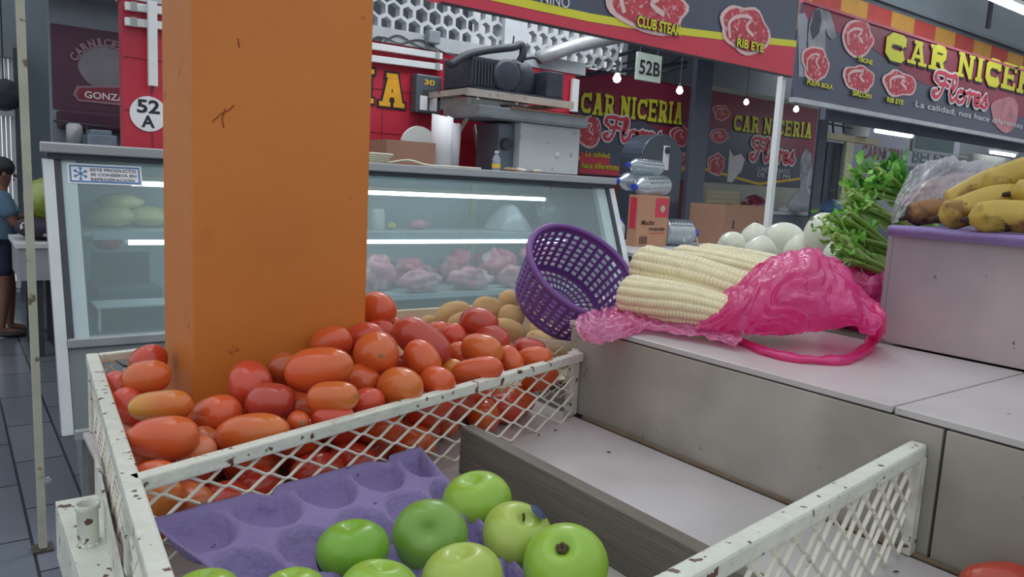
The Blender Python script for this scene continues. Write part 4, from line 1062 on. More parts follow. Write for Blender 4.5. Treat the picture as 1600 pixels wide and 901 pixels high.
# sticker on the glass
def gp(px, py):
    # meet the sloping glass plane
    r = ray(px, py); n = Vector((0, 1, -.40)); p0 = Vector((0, GY(ZB)-.003, ZB)); t = (p0-CP).dot(n)/r.dot(n); return CP+r*t
sx0, sx1 = gp(105, 270).x, gp(222, 278).x; sz0, sz1 = gp(105, 286).z, gp(105, 254).z
sk = NB()
def onglass(bm):
    for v in bm.verts: v.co.y = GY(v.co.z)+v.co.y
    return bm
bm = NB(); flatpoly(bm, [(sx0, -.004, sz0), (sx1, -.004, sz0), (sx1, -.004, sz1), (sx0, -.004, sz1)])
stk = tag(obj('fridge_sticker', onglass(bm), M_pwhite, origin='base'), 'white and blue sticker with a snowflake on the fridge glass, upper left', 'sticker')
M_blue = mat('print_blue', S(46, 118, 178), .5); M_gp = mat('print_grey', S(84, 92, 108), .5)
bm = NB(); w_, h_ = sx1-sx0, sz1-sz0
ribbon(bm, [(sx0+.04*w_, sz0+.12*h_), (sx1-.04*w_, sz0+.12*h_), (sx1-.04*w_, sz1-.12*h_), (sx0+.04*w_, sz1-.12*h_), (sx0+.04*w_, sz0+.12*h_)], .006, -.006)
cx, cz = sx0+.17*w_, (sz0+sz1)/2
for k in range(6):
    a = k*PI/3+.5; r = .34*h_; e = (cx+r*math.cos(a), cz+r*math.sin(a)); ribbon(bm, [(cx, cz), e], .004, -.006)
    for s in (-1, 1):
        m_ = (cx+.62*r*math.cos(a), cz+.62*r*math.sin(a)); ribbon(bm, [m_, (m_[0]+.3*r*math.cos(a+s*.8), m_[1]+.3*r*math.sin(a+s*.8))], .0035, -.006)
obj('snowflake_and_border', onglass(bm), M_blue, stk)
bm = NB()
for i, t in enumerate(('ESTE PRODUCTO', 'SE CONSERVA EN', 'REFRIGERACION')):
    text_bm(bm, t, sx0+.30*w_, sx1-.08*w_-(.01 if i == 2 else 0), sz1-(.36+.235*i)*h_, sz1-(.36+.235*i-.15)*h_, -.006, bold=.02)
obj('lettering', onglass(bm), M_gp, stk)

# goods inside the fridge
M_dough = mat('pale_yellow_dough', S(214, 208, 150), .4, var=.1, coat=.3); M_wbag = mat('white_bagged_goods', S(196, 202, 206), .35, var=.06, coat=.3)
def blobthing(name, px, py, wpx, hpx, Y, m, lab, cat, seed=0, grp=None, amp=.08, depth=.6, rest=None, ridged=False, fr=2.2):
    p = PY(px, py, Y); d = (p-CP).dot(fw); rx = wpx*d/FPX/2; rz = hpx*d/FPX/2
    if rest is not None: p.z = rest+rz*.98
    bm = NB(); blob(bm, p, rx, max(rx*depth, .03), rz, 30, 20, amp, fr, seed, ridged, zcut=-rz*.9)
    o = obj(name, bm, m, smooth=True, origin='base'); return tag(o, lab, cat, grp)
sh = zs1+.0085
blobthing('dough_bag', 172, 342, 72, 34, 4.30, M_dough, 'bag of pale yellow masa at the left on the fridge shelf', 'bag', 1, 'yellow bags on the fridge shelf', rest=sh, fr=4, amp=.12)
blobthing('dough_bag', 232, 342, 68, 32, 4.34, M_dough, 'bag of pale yellow masa at the right, beside the column edge', 'bag', 2, 'yellow bags on the fridge shelf', rest=sh, fr=4, amp=.12)
blobthing('dough_bag', 188, 320, 70, 26, 4.36, M_dough, 'bag of pale yellow masa resting on top of two others', 'bag', 3, 'yellow bags on the fridge shelf', rest=sh+.085, fr=4, amp=.12)
bm = NB(); p = PY(795, 345, 4.30)
lathe(bm, [(.0001, 0), (.17, 0), (.165, .02), (.12, .09), (.06, .16), (.03, .178), (.0001, .18)], (p.x, 4.30, sh), seg=28, fn=lambda a, r, z: (r*(1+.08*math.sin(a*3)+.04*math.sin(a*7)), z))
tag(obj('white_bag', bm, M_wbag, smooth=True, origin='base'), 'cone shaped white bag standing on the fridge shelf', 'bag')
blobthing('clear_bag', 862, 344, 62, 56, 4.34, film('ice_film', S(190, 206, 212), clear=.35, gloss=.3), 'round bluish bag beside the white cone on the fridge shelf', 'bag', 7, amp=.12, rest=sh, fr=3)
blobthing('pink_meat_pack', 655, 352, 34, 16, 4.28, mat('pink_pack', S(216, 150, 160), .4, var=.2, scale=40), 'small pink wrapped pack on the fridge shelf', 'meat', 9, rest=sh)
blobthing('yellow_fruit', 611, 349, 16, 12, 4.28, mat('lemon', S(206, 200, 110), .5), 'small yellow item next to the white jar', 'food', 10, rest=sh)
p = PY(590, 340, 4.28); jr = thing('white_jar', 'white plastic jar on the fridge shelf right of the column', 'jar', (p.x, 4.28, sh))
obj('jar_body', lathe(NB(), [(.0001, 0), (.042, 0), (.045, .01), (.045, .09), (.036, .105), (.0001, .105)], (p.x, 4.28, sh), seg=20), mat('milky_plastic', S(196, 206, 196), .4), jr, smooth=True)
obj('jar_lid', lathe(NB(), [(.0001, .1055), (.038, .1055), (.038, .125), (.0001, .125)], (p.x, 4.28, sh), seg=20), M_white, jr)
M_mt = mat('raw_meat', S(206, 132, 140), .4, var=.28, scale=14, spots=(9, .5, .66, S(206, 180, 184)), coat=.2)
M_mt2 = mat('raw_meat_dark', S(190, 104, 116), .4, var=.25, scale=12, spots=(8, .52, .66, S(190, 160, 168)), coat=.2)
for k, (a, b, w, h, y, lab) in enumerate([(590, 436, 56, 56, 4.15, 'pale pink meat cut nearest the column in the fridge'), (640, 432, 80, 44, 4.25, 'broad grey pink meat cut second from the column'),
        (655, 446, 70, 34, 4.02, 'flat meat cut in front, left of the middle of the deck'), (712, 424, 60, 52, 4.3, 'reddish meat pile in the middle of the fridge deck'),
        (735, 444, 74, 34, 4.04, 'grey pink bag of meat in front, middle of the deck'), (775, 424, 70, 56, 4.25, 'heap of red ribs left of the purple basket'),
        (800, 444, 50, 34, 4.04, 'meat cut in front, just left of the basket'), (845, 430, 80, 60, 4.2, 'meat glimpsed behind the basket, right part of the deck')]):
    blobthing('meat_cut', a, b, w, h, y, M_mt if k % 2 == 0 else M_mt2, lab, 'meat', k+11, 'meat cuts on the fridge deck', amp=.42, rest=zs2+.001, fr=2.2, ridged=False)
tz = ZB-.009
bx0, bx1, _, _ = RY(150, 400, 250, 450, 4.1)
dk = thing('black_meat_tray', 'dark shallow tray standing in the left part of the fridge', 'tray', ((bx0+bx1)/2, 4.1, tz))
z0, z1 = PY(150, 450, 4.1).z, PY(150, 402, 4.1).z
zz = PY(150, 462, 4.0).z
obj('tray_stand', B(bx0, bx1, 4.05, 4.4, tz, z0-.002), mat('dark_grey_stand', S(84, 96, 102), .5), dk, bevel=.004)
obj('tray_panel', B(bx0+.01, bx1-.01, 4.30, 4.33, z0, z1), M_dark, dk, bevel=.003)
blobthing('red_meat_bag', 168, 382, 40, 26, 4.40, mat('red_meat', S(170, 66, 76), .4, var=.3, scale=30), 'red meat bag above the dark tray, left in the fridge', 'meat', 31, rest=z1+.002)
x0, x1, _, _ = RY(140, 475, 262, 485, 4.0)
sb = thing('small_white_stand', 'low white topped stand on the fridge floor at the left', 'stand', ((x0+x1)/2, 3.9, tz))
zt = PY(142, 478, 3.82).z
obj('stand_top', B(x0, x1+.3, 3.80, 3.97, zt-.012, zt), MATS['white_shelf'], sb, bevel=.002)
for x in (x0+.01, x1+.28): obj('stand_leg', B(x, x+.012, 3.82, 3.832, tz, zt-.0125), M_white, sb)

# ================================================================ STALL WALLS
WY = 5.0
WX0 = PY(192, 100, WY).x; WX1 = PY(897, 150, WY).x; WZ = PY(600, 66, WY).z
struct('wall_red_stall', B(WX0, WX1, WY, WY+.12, 0, WZ), M_red)
struct('trim_2', B(WX0-.01, WX1+.1, WY-.012, WY+.14, WZ+.0005, WZ+.10), mat('pale_cap', S(168, 172, 176), .7, var=.1))
# tile joints of the red wall
tj = NB()
for z in (0.9, 1.2, 1.5, 1.8, 2.1):
    box(tj, WX0, WX1, WY-.003, WY-.0005, z, z+.006)
for k in range(12):
    box(tj, WX0+.3*k+.15, WX0+.3*k+.156, WY-.003, WY-.0005, .9, 2.2)
struct('trim_3', tj, mat('dark_red_joint', S(138, 26, 42), .6))
# breeze-block lattice above
def hexwall(x0, x1, z0, z1, y, R_, th):
    bm = NB(); dx = R_*math.sqrt(3); dz = R_*1.5; j = 0; z = z0
    while z < z1:
        x = x0+(dx/2 if j % 2 else 0); i = 0
        while x < x1:
            hr_ = R_*(.84 if (i+2*j) % 3 else .70); o1, i1, o2, i2 = [], [], [], []
            for k in range(6):
                a = PI/6+k*PI/3; o1.append(bm.verts.new((x+R_*math.cos(a), y, z+R_*math.sin(a)))); 
                i1.append(bm.verts.new((x+hr_*math.cos(a), y, z+hr_*math.sin(a)))); i2.append(bm.verts.new((x+hr_*math.cos(a), y+th, z+hr_*math.sin(a))))
            for k in range(6):
                q = (k+1) % 6; bm.faces.new((o1[k], o1[q], i1[q], i1[k])); bm.faces.new((i1[k], i1[q], i2[q], i2[k]))
            x += dx; i += 1
        z += dz; j += 1
    return bm
lz = WZ+.16
struct('wall_lattice', hexwall(1.9, 4.9, lz, 3.9, WY+.14, .066, .07), mat('lattice_block', S(172, 176, 180), .8, var=.08, scale=3))
struct('trim_4', B(1.8, WX1+.3, WY+.13, WY+.22, WZ+.101, lz-.04), mat('lattice_sill', S(176, 180, 184), .8, var=.1))
struct('trim_5', B(PY(800, 60, WY).x, PY(800, 60, WY).x+.22, WY+.10, WY+.28, lz-.03, 3.9), MATS['lattice_sill'])
# hall beyond the lattice (darker left half)
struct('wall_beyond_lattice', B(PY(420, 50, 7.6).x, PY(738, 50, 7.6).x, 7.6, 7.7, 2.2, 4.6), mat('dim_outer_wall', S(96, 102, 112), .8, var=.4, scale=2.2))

# letters, tubes and number on the red wall
sg = thing('painted_wall_sign', 'yellow slab lettering painted on the red stall wall, only IA showing right of the column', 'sign', (PY(605, 140, WY).x, WY-.004, PY(605, 164, WY).z))
xa, xb, za, zb = RY(592, 112, 632, 165, WY)
bm = NB(); slab_word(bm, 'A', xa, xb, za, zb-za, WY-.005, grow=.03); ww = xb-xa
slab_word(bm, 'I', xa-ww*.72, xa-ww*.18, za+.01, zb-za, WY-.0055, grow=.03); obj('letter_shadow', bm, M_black, sg)
bm = NB(); slab_word(bm, 'A', xa, xb, za, zb-za, WY-.008); slab_word(bm, 'I', xa-ww*.72, xa-ww*.18, za+.01, zb-za, WY-.008)
obj('lettering', bm, mat('sign_amber', S(226, 164, 40), .5), sg)
def wall_tube(name, a, b, lab, Y=WY, w=.045):
    p, q = PY(*a, Y), PY(*b, Y)
    t = thing(name, lab, 'light', ((p.x+q.x)/2, Y-.03, (p.z+q.z)/2), 'unlit tube battens on the stall walls')
    p.y = q.y = Y-.031
    obj('batten', bar(NB(), p, q, .028, w), M_white, t, bevel=.003)
    d = (q-p).normalized()
    for e_ in (p, q): 
        s = 1 if e_ is p else -1
        obj('end_clip', bar(NB(), e_+d*s*.03+Vector((0, -.016, .004)), e_+d*s*.06+Vector((0, -.016, .004)), .012, w+.008), mat('clip_grey', S(150, 152, 152), .5), t)
wall_tube('tube_batten', (430, 45), (687, 84), 'upper white tube batten high on the red wall right of the column')
wall_tube('tube_batten', (430, 68), (687, 101), 'lower white tube batten on the red wall right of the column')
wall_tube('tube_batten', (193, 4), (330, 22), 'upper white tube batten at the top of the red panel left of the column')
wall_tube('tube_batten', (193, 28), (330, 45), 'lower white tube batten at the top of the red panel left of the column')
def vstick(name, a, b, lab, Y, w=.05, m=M_white, grp=None):
    p, q = PY(*a, Y), PY(*b, Y); x = (p.x+q.x)/2
    t = thing(name, lab, 'light', (x, Y-.02, min(p.z, q.z)), grp)
    obj('batten', B(x-w/2, x+w/2, Y-.045, Y-.013, min(p.z, q.z), max(p.z, q.z)), m, t, bevel=.004)
    obj('cable_end', B(x-.006, x+.006, Y-.030, Y-.020, min(p.z, q.z)-.03, min(p.z, q.z)-.0005), M_dark, t)
vstick('vertical_batten', (238, 4), (235, 135), 'white batten hanging vertically over the two horizontal ones left of the column', WY-.045, .05)
vstick('vertical_batten', (895, 124), (893, 175), 'short vertical tube batten at the right end of the red wall', WY, .07)
nm = thing('stall_number_disc', 'white round disc with black stall number 52 A on the red panel', 'sign', (PY(230, 178, WY).x, WY-.01, PY(230, 205, WY).z))
c_ = PY(232, 178, WY); R_ = 27*(c_-CP).dot(fw)/FPX
bm = NB(); prismY(bm, [(c_.x+R_*math.cos(k*PI/18), c_.z+R_*math.sin(k*PI/18)) for k in range(36)], WY-.008, WY-.0035); obj('disc', bm, M_pwhite, nm)
bm = NB(); text_bm(bm, '52', c_.x-.62*R_, c_.x+.60*R_, c_.z+.02*R_, c_.z+.80*R_, WY-.0095, bold=.03); obj('stall_digits', bm, M_black, nm); bm = NB(); text_bm(bm, 'A', c_.x-.40*R_, c_.x+.32*R_, c_.z-.78*R_, c_.z-.08*R_, WY-.0095, bold=.03)
obj('lettering', bm, M_black, nm)
x0, x1, z0, z1 = RY(641, 116, 680, 176, WY)
mb = thing('electric_meter_box', 'grey electric meter box with a yellow plate on the red wall', 'meter', ((x0+x1)/2, WY-.05, z0))
obj('case', B(x0, x1, WY-.09, WY-.0035, z0, z1), mat('meter_grey', S(92, 102, 110), .5, metal=.3, var=.1), mb, bevel=.008)
obj('display_window', B(x0+.05, x1-.05, WY-.094, WY-.0905, z0+.36*(z1-z0), z0+.60*(z1-z0)), M_dark, mb)
bm = NB(); text_bm(bm, '30', x0+.06, x1-.06, z0+.74*(z1-z0), z0+.88*(z1-z0), WY-.0925, bold=.02); obj('yellow_marks', bm, M_yel, mb)
bm = NB()
for s in (0, 1): box(bm, x0+.03+s*.08, x0+.09+s*.08, WY-.095, WY-.0905, z0+.02, z0+.12)
obj('breaker', bm, M_pwhite, mb)
# wiring above the wall
wr = NB()
for k, pts in enumerate([[(583, 62), (600, 58), (625, 68), (655, 62), (690, 80), (712, 88)], [(590, 72), (620, 55), (650, 70), (700, 95)], [(583, 60), (592, 57), (597, 62), (588, 64)]]):
    tube(wr, catmull([PY(a, b, WY-.02) for a, b in pts], 5), .005, 5)
tag(obj('loose_wires', wr, M_dark, origin='base'), 'thin dark wires looping along the top of the red wall', 'wire')
x0, x1, z0, z1 = RY(662, 48, 680, 68, WY)
tag(obj('junction_box', B(x0, x1, WY-.08, WY-.013, z0, z1), mat('jb_grey', S(128, 136, 144), .6), bevel=.006, origin='base'), 'small grey junction box under the lattice wall', 'box')

# condenser unit on its bracket shelf
cxx0, cxx1, cz0, cz1 = RY(722, 84, 862, 142, 4.6)
CY0, CY1 = 4.42, 4.93
sz = cz0-.0
sf = thing('bracket_shelf', 'angle iron bracket shelf on the red wall carrying the compressor', 'shelf', ((cxx0+cxx1)/2, 4.7, sz-.1))
M_cs = mat('dusty_white_metal', S(176, 170, 160), .6, var=.15, spots=(20, .58, .7, S(120, 92, 66)))
for y in (CY0-.03, CY1-.02): obj('shelf_beam', B(cxx0-.08, cxx1+.06, y, y+.03, sz-.05, sz), M_cs, sf)
for x in (cxx0-.08, cxx1+.03, (cxx0+cxx1)/2): obj('cross_bar', B(x, x+.03, CY0+.0005, CY1-.021, sz-.04, sz-.001), M_cs, sf)
obj('lower_panel', B(cxx0-.03, cxx0+.45, CY0+.05, CY1-.1, sz-.12, sz-.0505), mat('grey_pan', S(140, 146, 150), .5, metal=.3), sf)
for x in (cxx0+.03, cxx0+.36): obj('diagonal_brace', bar(NB(), (x, CY0+.02, sz-.052), (x-.02, 4.985, sz-.62), .02, .02, up=Vector((0, 0, 1))), M_cs, sf)
M_cd = mat('grimy_black_metal', S(58, 62, 74), .55, metal=.2, var=.3, scale=12)  # black kept pale, with background haze mixed into its colour
cu = thing('compressor_unit', 'black refrigeration condensing unit on a bracket shelf above the fridge', 'compressor', ((cxx0+cxx1)/2, 4.7, sz))
W_ = cxx1-cxx0
obj('base_plate', B(cxx0, cxx1, CY0+.02, CY1-.04, sz+.001, sz+.02), M_cd, cu)
obj('coil_housing', B(cxx0+.0, cxx0+.52*W_, CY0+.06, CY1-.08, sz+.0205, cz1-.02), M_cd, cu, bevel=.01)
fins = NB()
for k in range(9): box(fins, cxx0+.02+k*.026, cxx0+.030+k*.026, CY0+.045, CY0+.0595, sz+.04, cz1-.05)
obj('coil_fins', fins, M_dark, cu)
bm = NB(); zc = (sz+cz1)/2; lathe(bm, [(.0001, 0), (.10, 0), (.115, .01), (.115, .02), (.09, .03), (.0001, .03)], (cxx0+.36*W_, CY0+.06, zc), (0, -1, 0), 28); obj('fan_ring', bm, M_cd, cu, smooth=True)
bm = NB(); lathe(bm, [(.0001, 0), (.11, 0), (.125, .03), (.125, .15), (.10, .22), (.05, .26), (.0001, .265)], (cxx0+.66*W_, 4.66, sz+.0205), seg=24); obj('compressor_dome', bm, M_cd, cu, smooth=True)
obj('control_box', B(cxx0+.80*W_, cxx1, CY0+.03, CY1-.06, sz+.0205, cz1-.045), M_cd, cu, bevel=.008)
bm = NB(); tube(bm, catmull([PY(702, 102, 4.5), PY(730, 86, 4.5), PY(765, 78, 4.5), PY(800, 74, 4.5), PY(815, 70, 4.5), PY(817, 85, 4.5), PY(812, 96, 4.52)], 6), .028, 10); obj('insulated_hose', bm, M_dark, cu, smooth=True)
bm = NB(); tube(bm, catmull([PY(818, 92, 4.5), PY(835, 90, 4.5), PY(845, 98, 4.5)], 6), .012, 8); tube(bm, catmull([PY(800, 75, 4.5), PY(802, 65, 4.5), PY(803, 56, 4.5)], 4), .006, 6); obj('thin_pipe', bm, M_dark, cu, smooth=True)

# things on top of the fridge
FT = 1.5725
def fx(px, py, Y): return PY(px, py, Y).x
def dim(px, n, Y): p = PY(px, 260, Y); return n*(p-CP).dot(fw)/FPX
Y_ = 4.30
x0, x1 = fx(603, 250, Y_), fx(680, 250, Y_)
cb = thing('small_cardboard_box', 'small open brown cardboard box on the fridge top near the column', 'box', ((x0+x1)/2, Y_, FT))
M_card = mat('brown_cardboard', S(150, 112, 92), .8, var=.08, scale=5); M_card2 = mat('shaded_cardboard', S(134, 104, 88), .8, var=.08)
h = dim(640, 38, Y_)
for nm_, bxx in (('side', (x0, x0+.006, Y_, Y_+.22)), ('side', (x1-.006, x1, Y_, Y_+.22)), ('front', (x0+.0065, x1-.0065, Y_, Y_+.006)), ('back', (x0+.0065, x1-.0065, Y_+.214, Y_+.22))):
    obj(nm_, B(*bxx, FT, FT+h), M_card, cb)
obj('bottom', B(x0+.0065, x1-.0065, Y_+.0065, Y_+.2135, FT, FT+.006), M_card, cb)
c_ = PY(655, 205, 4.62); r_ = dim(655, 31, 4.62)
bm = NB(); lathe(bm, [(.0001, 0), (r_, 0), (r_*1.02, .01), (r_, .03), (.0001, .03)], (c_.x, 4.64, FT+r_*1.02), (0, -1, 0), 40)
tag(obj('round_white_lid', bm, mat('white_plastic', S(206, 208, 206), .5, var=.04), origin='base'), 'large round white lid standing on edge behind the small cardboard box', 'lid')
for k, (a, b, hh, lab) in enumerate([(678, 708, 80, 'white rolled sheet standing upright right of the small cardboard box'), (703, 722, 72, 'narrower white roll just behind the tall one, leaning right')]):
    xa_, xb_ = fx(a, 240, 4.42+k*.1), fx(b, 240, 4.42+k*.1); hz = dim(700, hh, 4.42+k*.1); bm = NB(); cxr = (xa_+xb_)/2; rr = (xb_-xa_)/2
    pr_ = [(cxr+rr*math.cos(t*.22-PI*.5), 4.45+k*.12+rr*.8*math.sin(t*.22-PI*.5)) for t in range(33)]
    lo = [bm.verts.new((x, y, FT)) for x, y in pr_]; hi = [bm.verts.new((x+.01*k, y, FT+hz*(1-.03*math.sin(i*.25)))) for i, (x, y) in enumerate(pr_)]
    for i in range(len(lo)-1): bm.faces.new((lo[i], lo[i+1], hi[i+1], hi[i]))
    tag(obj('white_roll', bm, M_pwhite, smooth=True, solid=.003, origin='base'), lab, 'roll')
cb_ = NB(); c0 = PY(582, 248, 4.15)
for k in range(5): tube(cb_, [Vector((c0.x+.10*(1+.1*k)*math.cos(a*.3), 4.18+.05*(1+.1*k)*math.sin(a*.3), FT+.008+.012*k)) for a in range(21)], .0065, 6, closed=True)
tube(cb_, catmull([Vector((c0.x+.08, 4.12, FT+.008)), Vector((c0.x+.2, 4.08, FT+.03)), Vector((c0.x+.32, 4.06, FT+.008)), Vector((c0.x+.5, 4.05, FT+.008)), Vector((c0.x+.72, 4.08, FT+.008))], 6), .006, 6)
tag(obj('coiled_cable', cb_, mat('cream_cable', S(204, 198, 176), .5), smooth=True, origin='base'), 'cream cable coiled on the fridge top beside the column', 'cable')
x0, x1 = fx(812, 235, 4.35), fx(905, 235, 4.35); h = dim(850, 76, 4.35)
wbx = thing('white_metal_cabinet', 'boxy off-white metal cabinet standing on the fridge top', 'cabinet', ((x0+x1)/2, 4.5, FT))
M_wc = mat('worn_white_enamel', S(192, 196, 198), .45, var=.06, scale=4, spots=(18, .66, .74, S(160, 156, 150)))
obj('body', B(x0, x1, 4.35, 4.72, FT+.012, FT+h), M_wc, wbx, bevel=.006)
obj('knob', lathe(NB(), [(.0001, 0), (.02, 0), (.018, .012), (.0001, .014)], ((x0+x1)/2+.06, 4.3498, FT+h*.42), (0, -1, 0), 16), M_white, wbx, smooth=True)
for x in (x0+.02, x1-.04):
    for y in (4.37, 4.68): obj('foot', B(x, x+.02, y, y+.02, FT, FT+.0118), M_dark, wbx)
xg0 = fx(781, 235, 4.40)
gm = thing('grey_scale_column', 'grey metal box with a round black dial, left of the white cabinet', 'scale', ((xg0+x0)/2, 4.5, FT))
obj('body', B(xg0, x0-.004, 4.42, 4.70, FT, FT+h*.96), mat('blue_grey_metal', S(104, 114, 126), .45, metal=.3), gm, bevel=.005)
obj('dial', lathe(NB(), [(.0001, 0), (.042, 0), (.042, .03), (.034, .036), (.0001, .036)], (xg0+.055, 4.4198, FT+h*.55), (0, -1, 0), 24), M_dark, gm)
xt0, xt1 = fx(746, 188, 4.30), fx(916, 190, 4.30)
zt0 = FT+h+.002
tag(obj('steel_pan', (lambda b_: (box(b_, xt0, xt1, 4.28, 4.74, zt0, zt0+.01), box(b_, xt0, xt1, 4.28, 4.29, zt0+.01, zt0+.075), box(b_, xt0, xt1, 4.73, 4.74, zt0+.01, zt0+.075), box(b_, xt0, xt0+.01, 4.29, 4.73, zt0+.01, zt0+.075), box(b_, xt1-.01, xt1, 4.29, 4.73, zt0+.01, zt0+.075), b_)[-1])(NB()), mat('grey_pan_metal', S(132, 140, 144), .45, metal=.35, var=.15), bevel=.004, origin='base'),
    'wide grey steel pan lying across the top of the white cabinet', 'pan')
tag(obj('flat_cardboard', B(xt0+.25, xt1-.02, 4.27, 4.73, zt0+.0755, zt0+.083), M_card, origin='base'), 'flattened cardboard sheet lying on the wide steel pan', 'cardboard')
tag(obj('black_bin', lathe(NB(), [(.0001, 0), (.11, 0), (.13, .10), (.135, .10), (.115, -.005), (.0001, -.005)], (fx(800, 165, 4.5), 4.52, zt0+.0145), seg=24), M_dark, smooth=False, origin='base'), 'black plastic basin on the left end of the steel pan', 'basin')
p0, p1 = PY(768, 195, 4.75), PY(747, 262, 4.75)
tag(obj('leaning_slat', bar(NB(), Vector((p1.x, 4.7, FT+.001)), Vector((p0.x, 4.97, p0.z)), .028, .012, up=Vector((1, 0, 0))), M_alu, origin='base'), 'thin metal slat leaning on the red wall under the compressor', 'slat')
bt = thing('small_bottle', 'small clear bottle with a yellow band on the fridge top, left of the white cabinet', 'bottle', (fx(775, 262, 4.15), 4.15, FT))
q_ = Vector((fx(775, 262, 4.15), 4.15, FT))
obj('bottle_body', lathe(NB(), [(.0001, 0), (.026, 0), (.028, .01), (.028, .08), (.012, .105), (.012, .115), (.0001, .115)], q_, seg=16), film('blue_clear', S(170, 190, 204), clear=.4, gloss=.3), bt, smooth=True)
obj('cap', lathe(NB(), [(.0001, .1155), (.014, .1155), (.014, .13), (.0001, .13)], q_, seg=16), M_white, bt)
obj('label_band', lathe(NB(), [(.0287, .02), (.0287, .045)], q_, seg=16), M_yel, bt)
for k, (a, c1) in enumerate([(796, S(150, 120, 90)), (812, S(196, 184, 160)), (838, S(180, 168, 150))]):
    bm = NB(); blob(bm, (fx(a, 268, 4.12), 4.12, FT+.014), .045, .03, .014, 16, 10, .35, 3, k, zcut=-.0138)
    tag(obj('crumpled_paper', bm, mat('crumple_%s' % 'abc'[k], c1, .8, var=.2, scale=30), smooth=True, origin='base'), ['brown scrap just right of the small bottle on the fridge top', 'pale crumpled scrap in front of the cabinet corner', 'beige flattened scrap in front of the white cabinet'][k], 'paper', 'scraps on the fridge top')
# ================================================================ FASCIA BANNERS
BY = 3.4
def meat(parent, px, py, wpx, hpx, Y, seed, y_off=.004, kind=0):
    p = PY(px, py, Y); d = (p-CP).dot(fw); kx = 1/abs(1)  # widths measured along the sign
    xa = PY(px-wpx/2, py, Y).x; xb = PY(px+wpx/2, py, Y).x; rx = (xb-xa)/2; rz = hpx*d/FPX/2
    bm = NB(); disc(bm, p.x, p.z, rx, rz, Y-y_off, 30, .35, seed); o1 = obj('fat_outline', bm, M_fat, parent)
    bm = NB(); disc(bm, p.x+rx*.03, p.z+rz*.02, rx*.88, rz*.86, Y-y_off-.002, 30, .35, seed); o2 = obj('meat_picture', bm, M_meat, o1)
    bm = NB()
    pts = catmull([Vector((p.x+rx*a, p.z+rz*b, 0)) for a, b in ((-.55, -.5), (-.62, .1), (-.25, .48), (.2, .5), (.05, .1), (.35, -.2))], 5)
    ribbon(bm, [(q.x, q.y) for q in pts], rx*.09, Y-y_off-.004)
    obj('fat_marbling', bm, M_fat, o1)
def caption(parent, s, pxa, pxb, yb, yt, Y, m=None, name='lettering', bold=.03, shadow=True, yo=.012, shear=0):
    xa, xb = PY(pxa, yb, Y).x, PY(pxb, yb, Y).x; za, zb = PY(pxa, yb, Y).z, PY(pxa, yt, Y).z
    if shadow:
        bm = NB(); text_bm(bm, s, xa-.004, xb+.004, za-.004, zb+.004, Y-yo+.003, bold=bold+.035, shear=shear); obj('letter_shadow', bm, M_black, parent)
    bm = NB(); text_bm(bm, s, xa, xb, za, zb, Y-yo, bold=bold, shear=shear); obj(name, bm, m or M_lime, parent)
b1 = thing('hanging_banner', 'big slate and red banner hanging from above with CLUB STEAK and RIB EYE pictures', 'banner', (3.4, BY, 2.355))
xL, xR = 2.0, PY(1243, 60, BY).x; zb, zt = 2.356, 3.30
obj('banner_sheet', B(xL, xR, BY, BY+.012, zb, zt), M_slate, b1)
ys = [(667, -40), (767, 0), (840, 16), (920, 33), (1000, 46), (1080, 56), (1160, 65), (1243, 73)]
top = [PY(a, b, BY) for a, b in ys]; top = [(q.x, q.z) for q in top]
bm = NB(); lo = [bm.verts.new((x, BY-.002, zb)) for x, z in top]; hi = [bm.verts.new((x, BY-.002, z)) for x, z in top]
for i in range(len(top)-1): bm.faces.new((lo[i], lo[i+1], hi[i+1], hi[i]))
obj('red_band', bm, M_pred, b1)
bm = NB(); ribbon(bm, [(x, z+.02) for x, z in top], .045, BY-.004); obj('yellow_stripe', bm, M_lime, b1)
bm = NB(); ribbon(bm, [(xL, zb+.006), (xR, zb+.006)], .012, BY-.004); obj('hem', bm, M_black, b1)
meat(b1, 1013, 10, 138, 76, BY, 3, .008); meat(b1, 1162, 46, 80, 72, BY, 8, .008)
caption(b1, 'CLUB STEAK', 991, 1061, 42, 24, BY, yo=.022); caption(b1, 'RIB EYE', 1147, 1190, 73, 59, BY, yo=.022)
caption(b1, 'NINO', 843, 888, 4, -14, BY, M_pwhite, shadow=False, bold=0); caption(b1, '~', 868, 876, -15, -18, BY, M_pwhite, shadow=False)
b2_ = thing('flores_fascia_banner', 'long maroon fascia banner at the upper right reading CARNICERIA Flores with meat pictures', 'banner', (7, BY, 2.215))
xL2 = PY(1246, 80, BY).x; zb2, zt2 = 2.225, 2.885
obj('banner_sheet', B(xL2, 10.2, BY+.0, BY+.02, zb2, zt2), M_slate, b2_)
bm = NB(); tp_ = [(xL2, zt2), (10.2, zt2), (10.2, zt2-.50), (xL2+1.8, zt2-.34), (xL2+.9, zt2-.16), (xL2, zt2-.10)]
flatpoly(bm, [(x, BY-.002, z) for x, z in tp_]); obj('maroon_field', bm, M_maroon, b2_)
obj('edge_rail', B(xL2-.0, 10.2, BY-.02, BY+.03, zb2-.035, zb2-.0005), mat('pale_rail', S(190, 194, 200), .5), b2_)
obj('top_rail', B(xL2, 10.2, BY-.015, BY+.02, zt2+.0005, zt2+.02), mat('pink_rail', S(196, 90, 112), .5), b2_)
for (a, b, w, h, s) in [(1272, 100, 42, 54, 2), (1338, 60, 50, 52, 5), (1340, 122, 52, 40, 7), (1405, 131, 52, 40, 9)]: meat(b2_, a, b, w, h, BY, s, .008)
for (t, a, b, yb, yt) in [('PULPA BOLA', 1257, 1298, 132, 124), ('TBONE', 1336, 1360, 96, 88), ('SIRLOIN', 1328, 1358, 149, 141), ('RIB EYE', 1382, 1408, 159, 151)]: caption(b2_, t, a, b, yb, yt, BY, yo=.020)
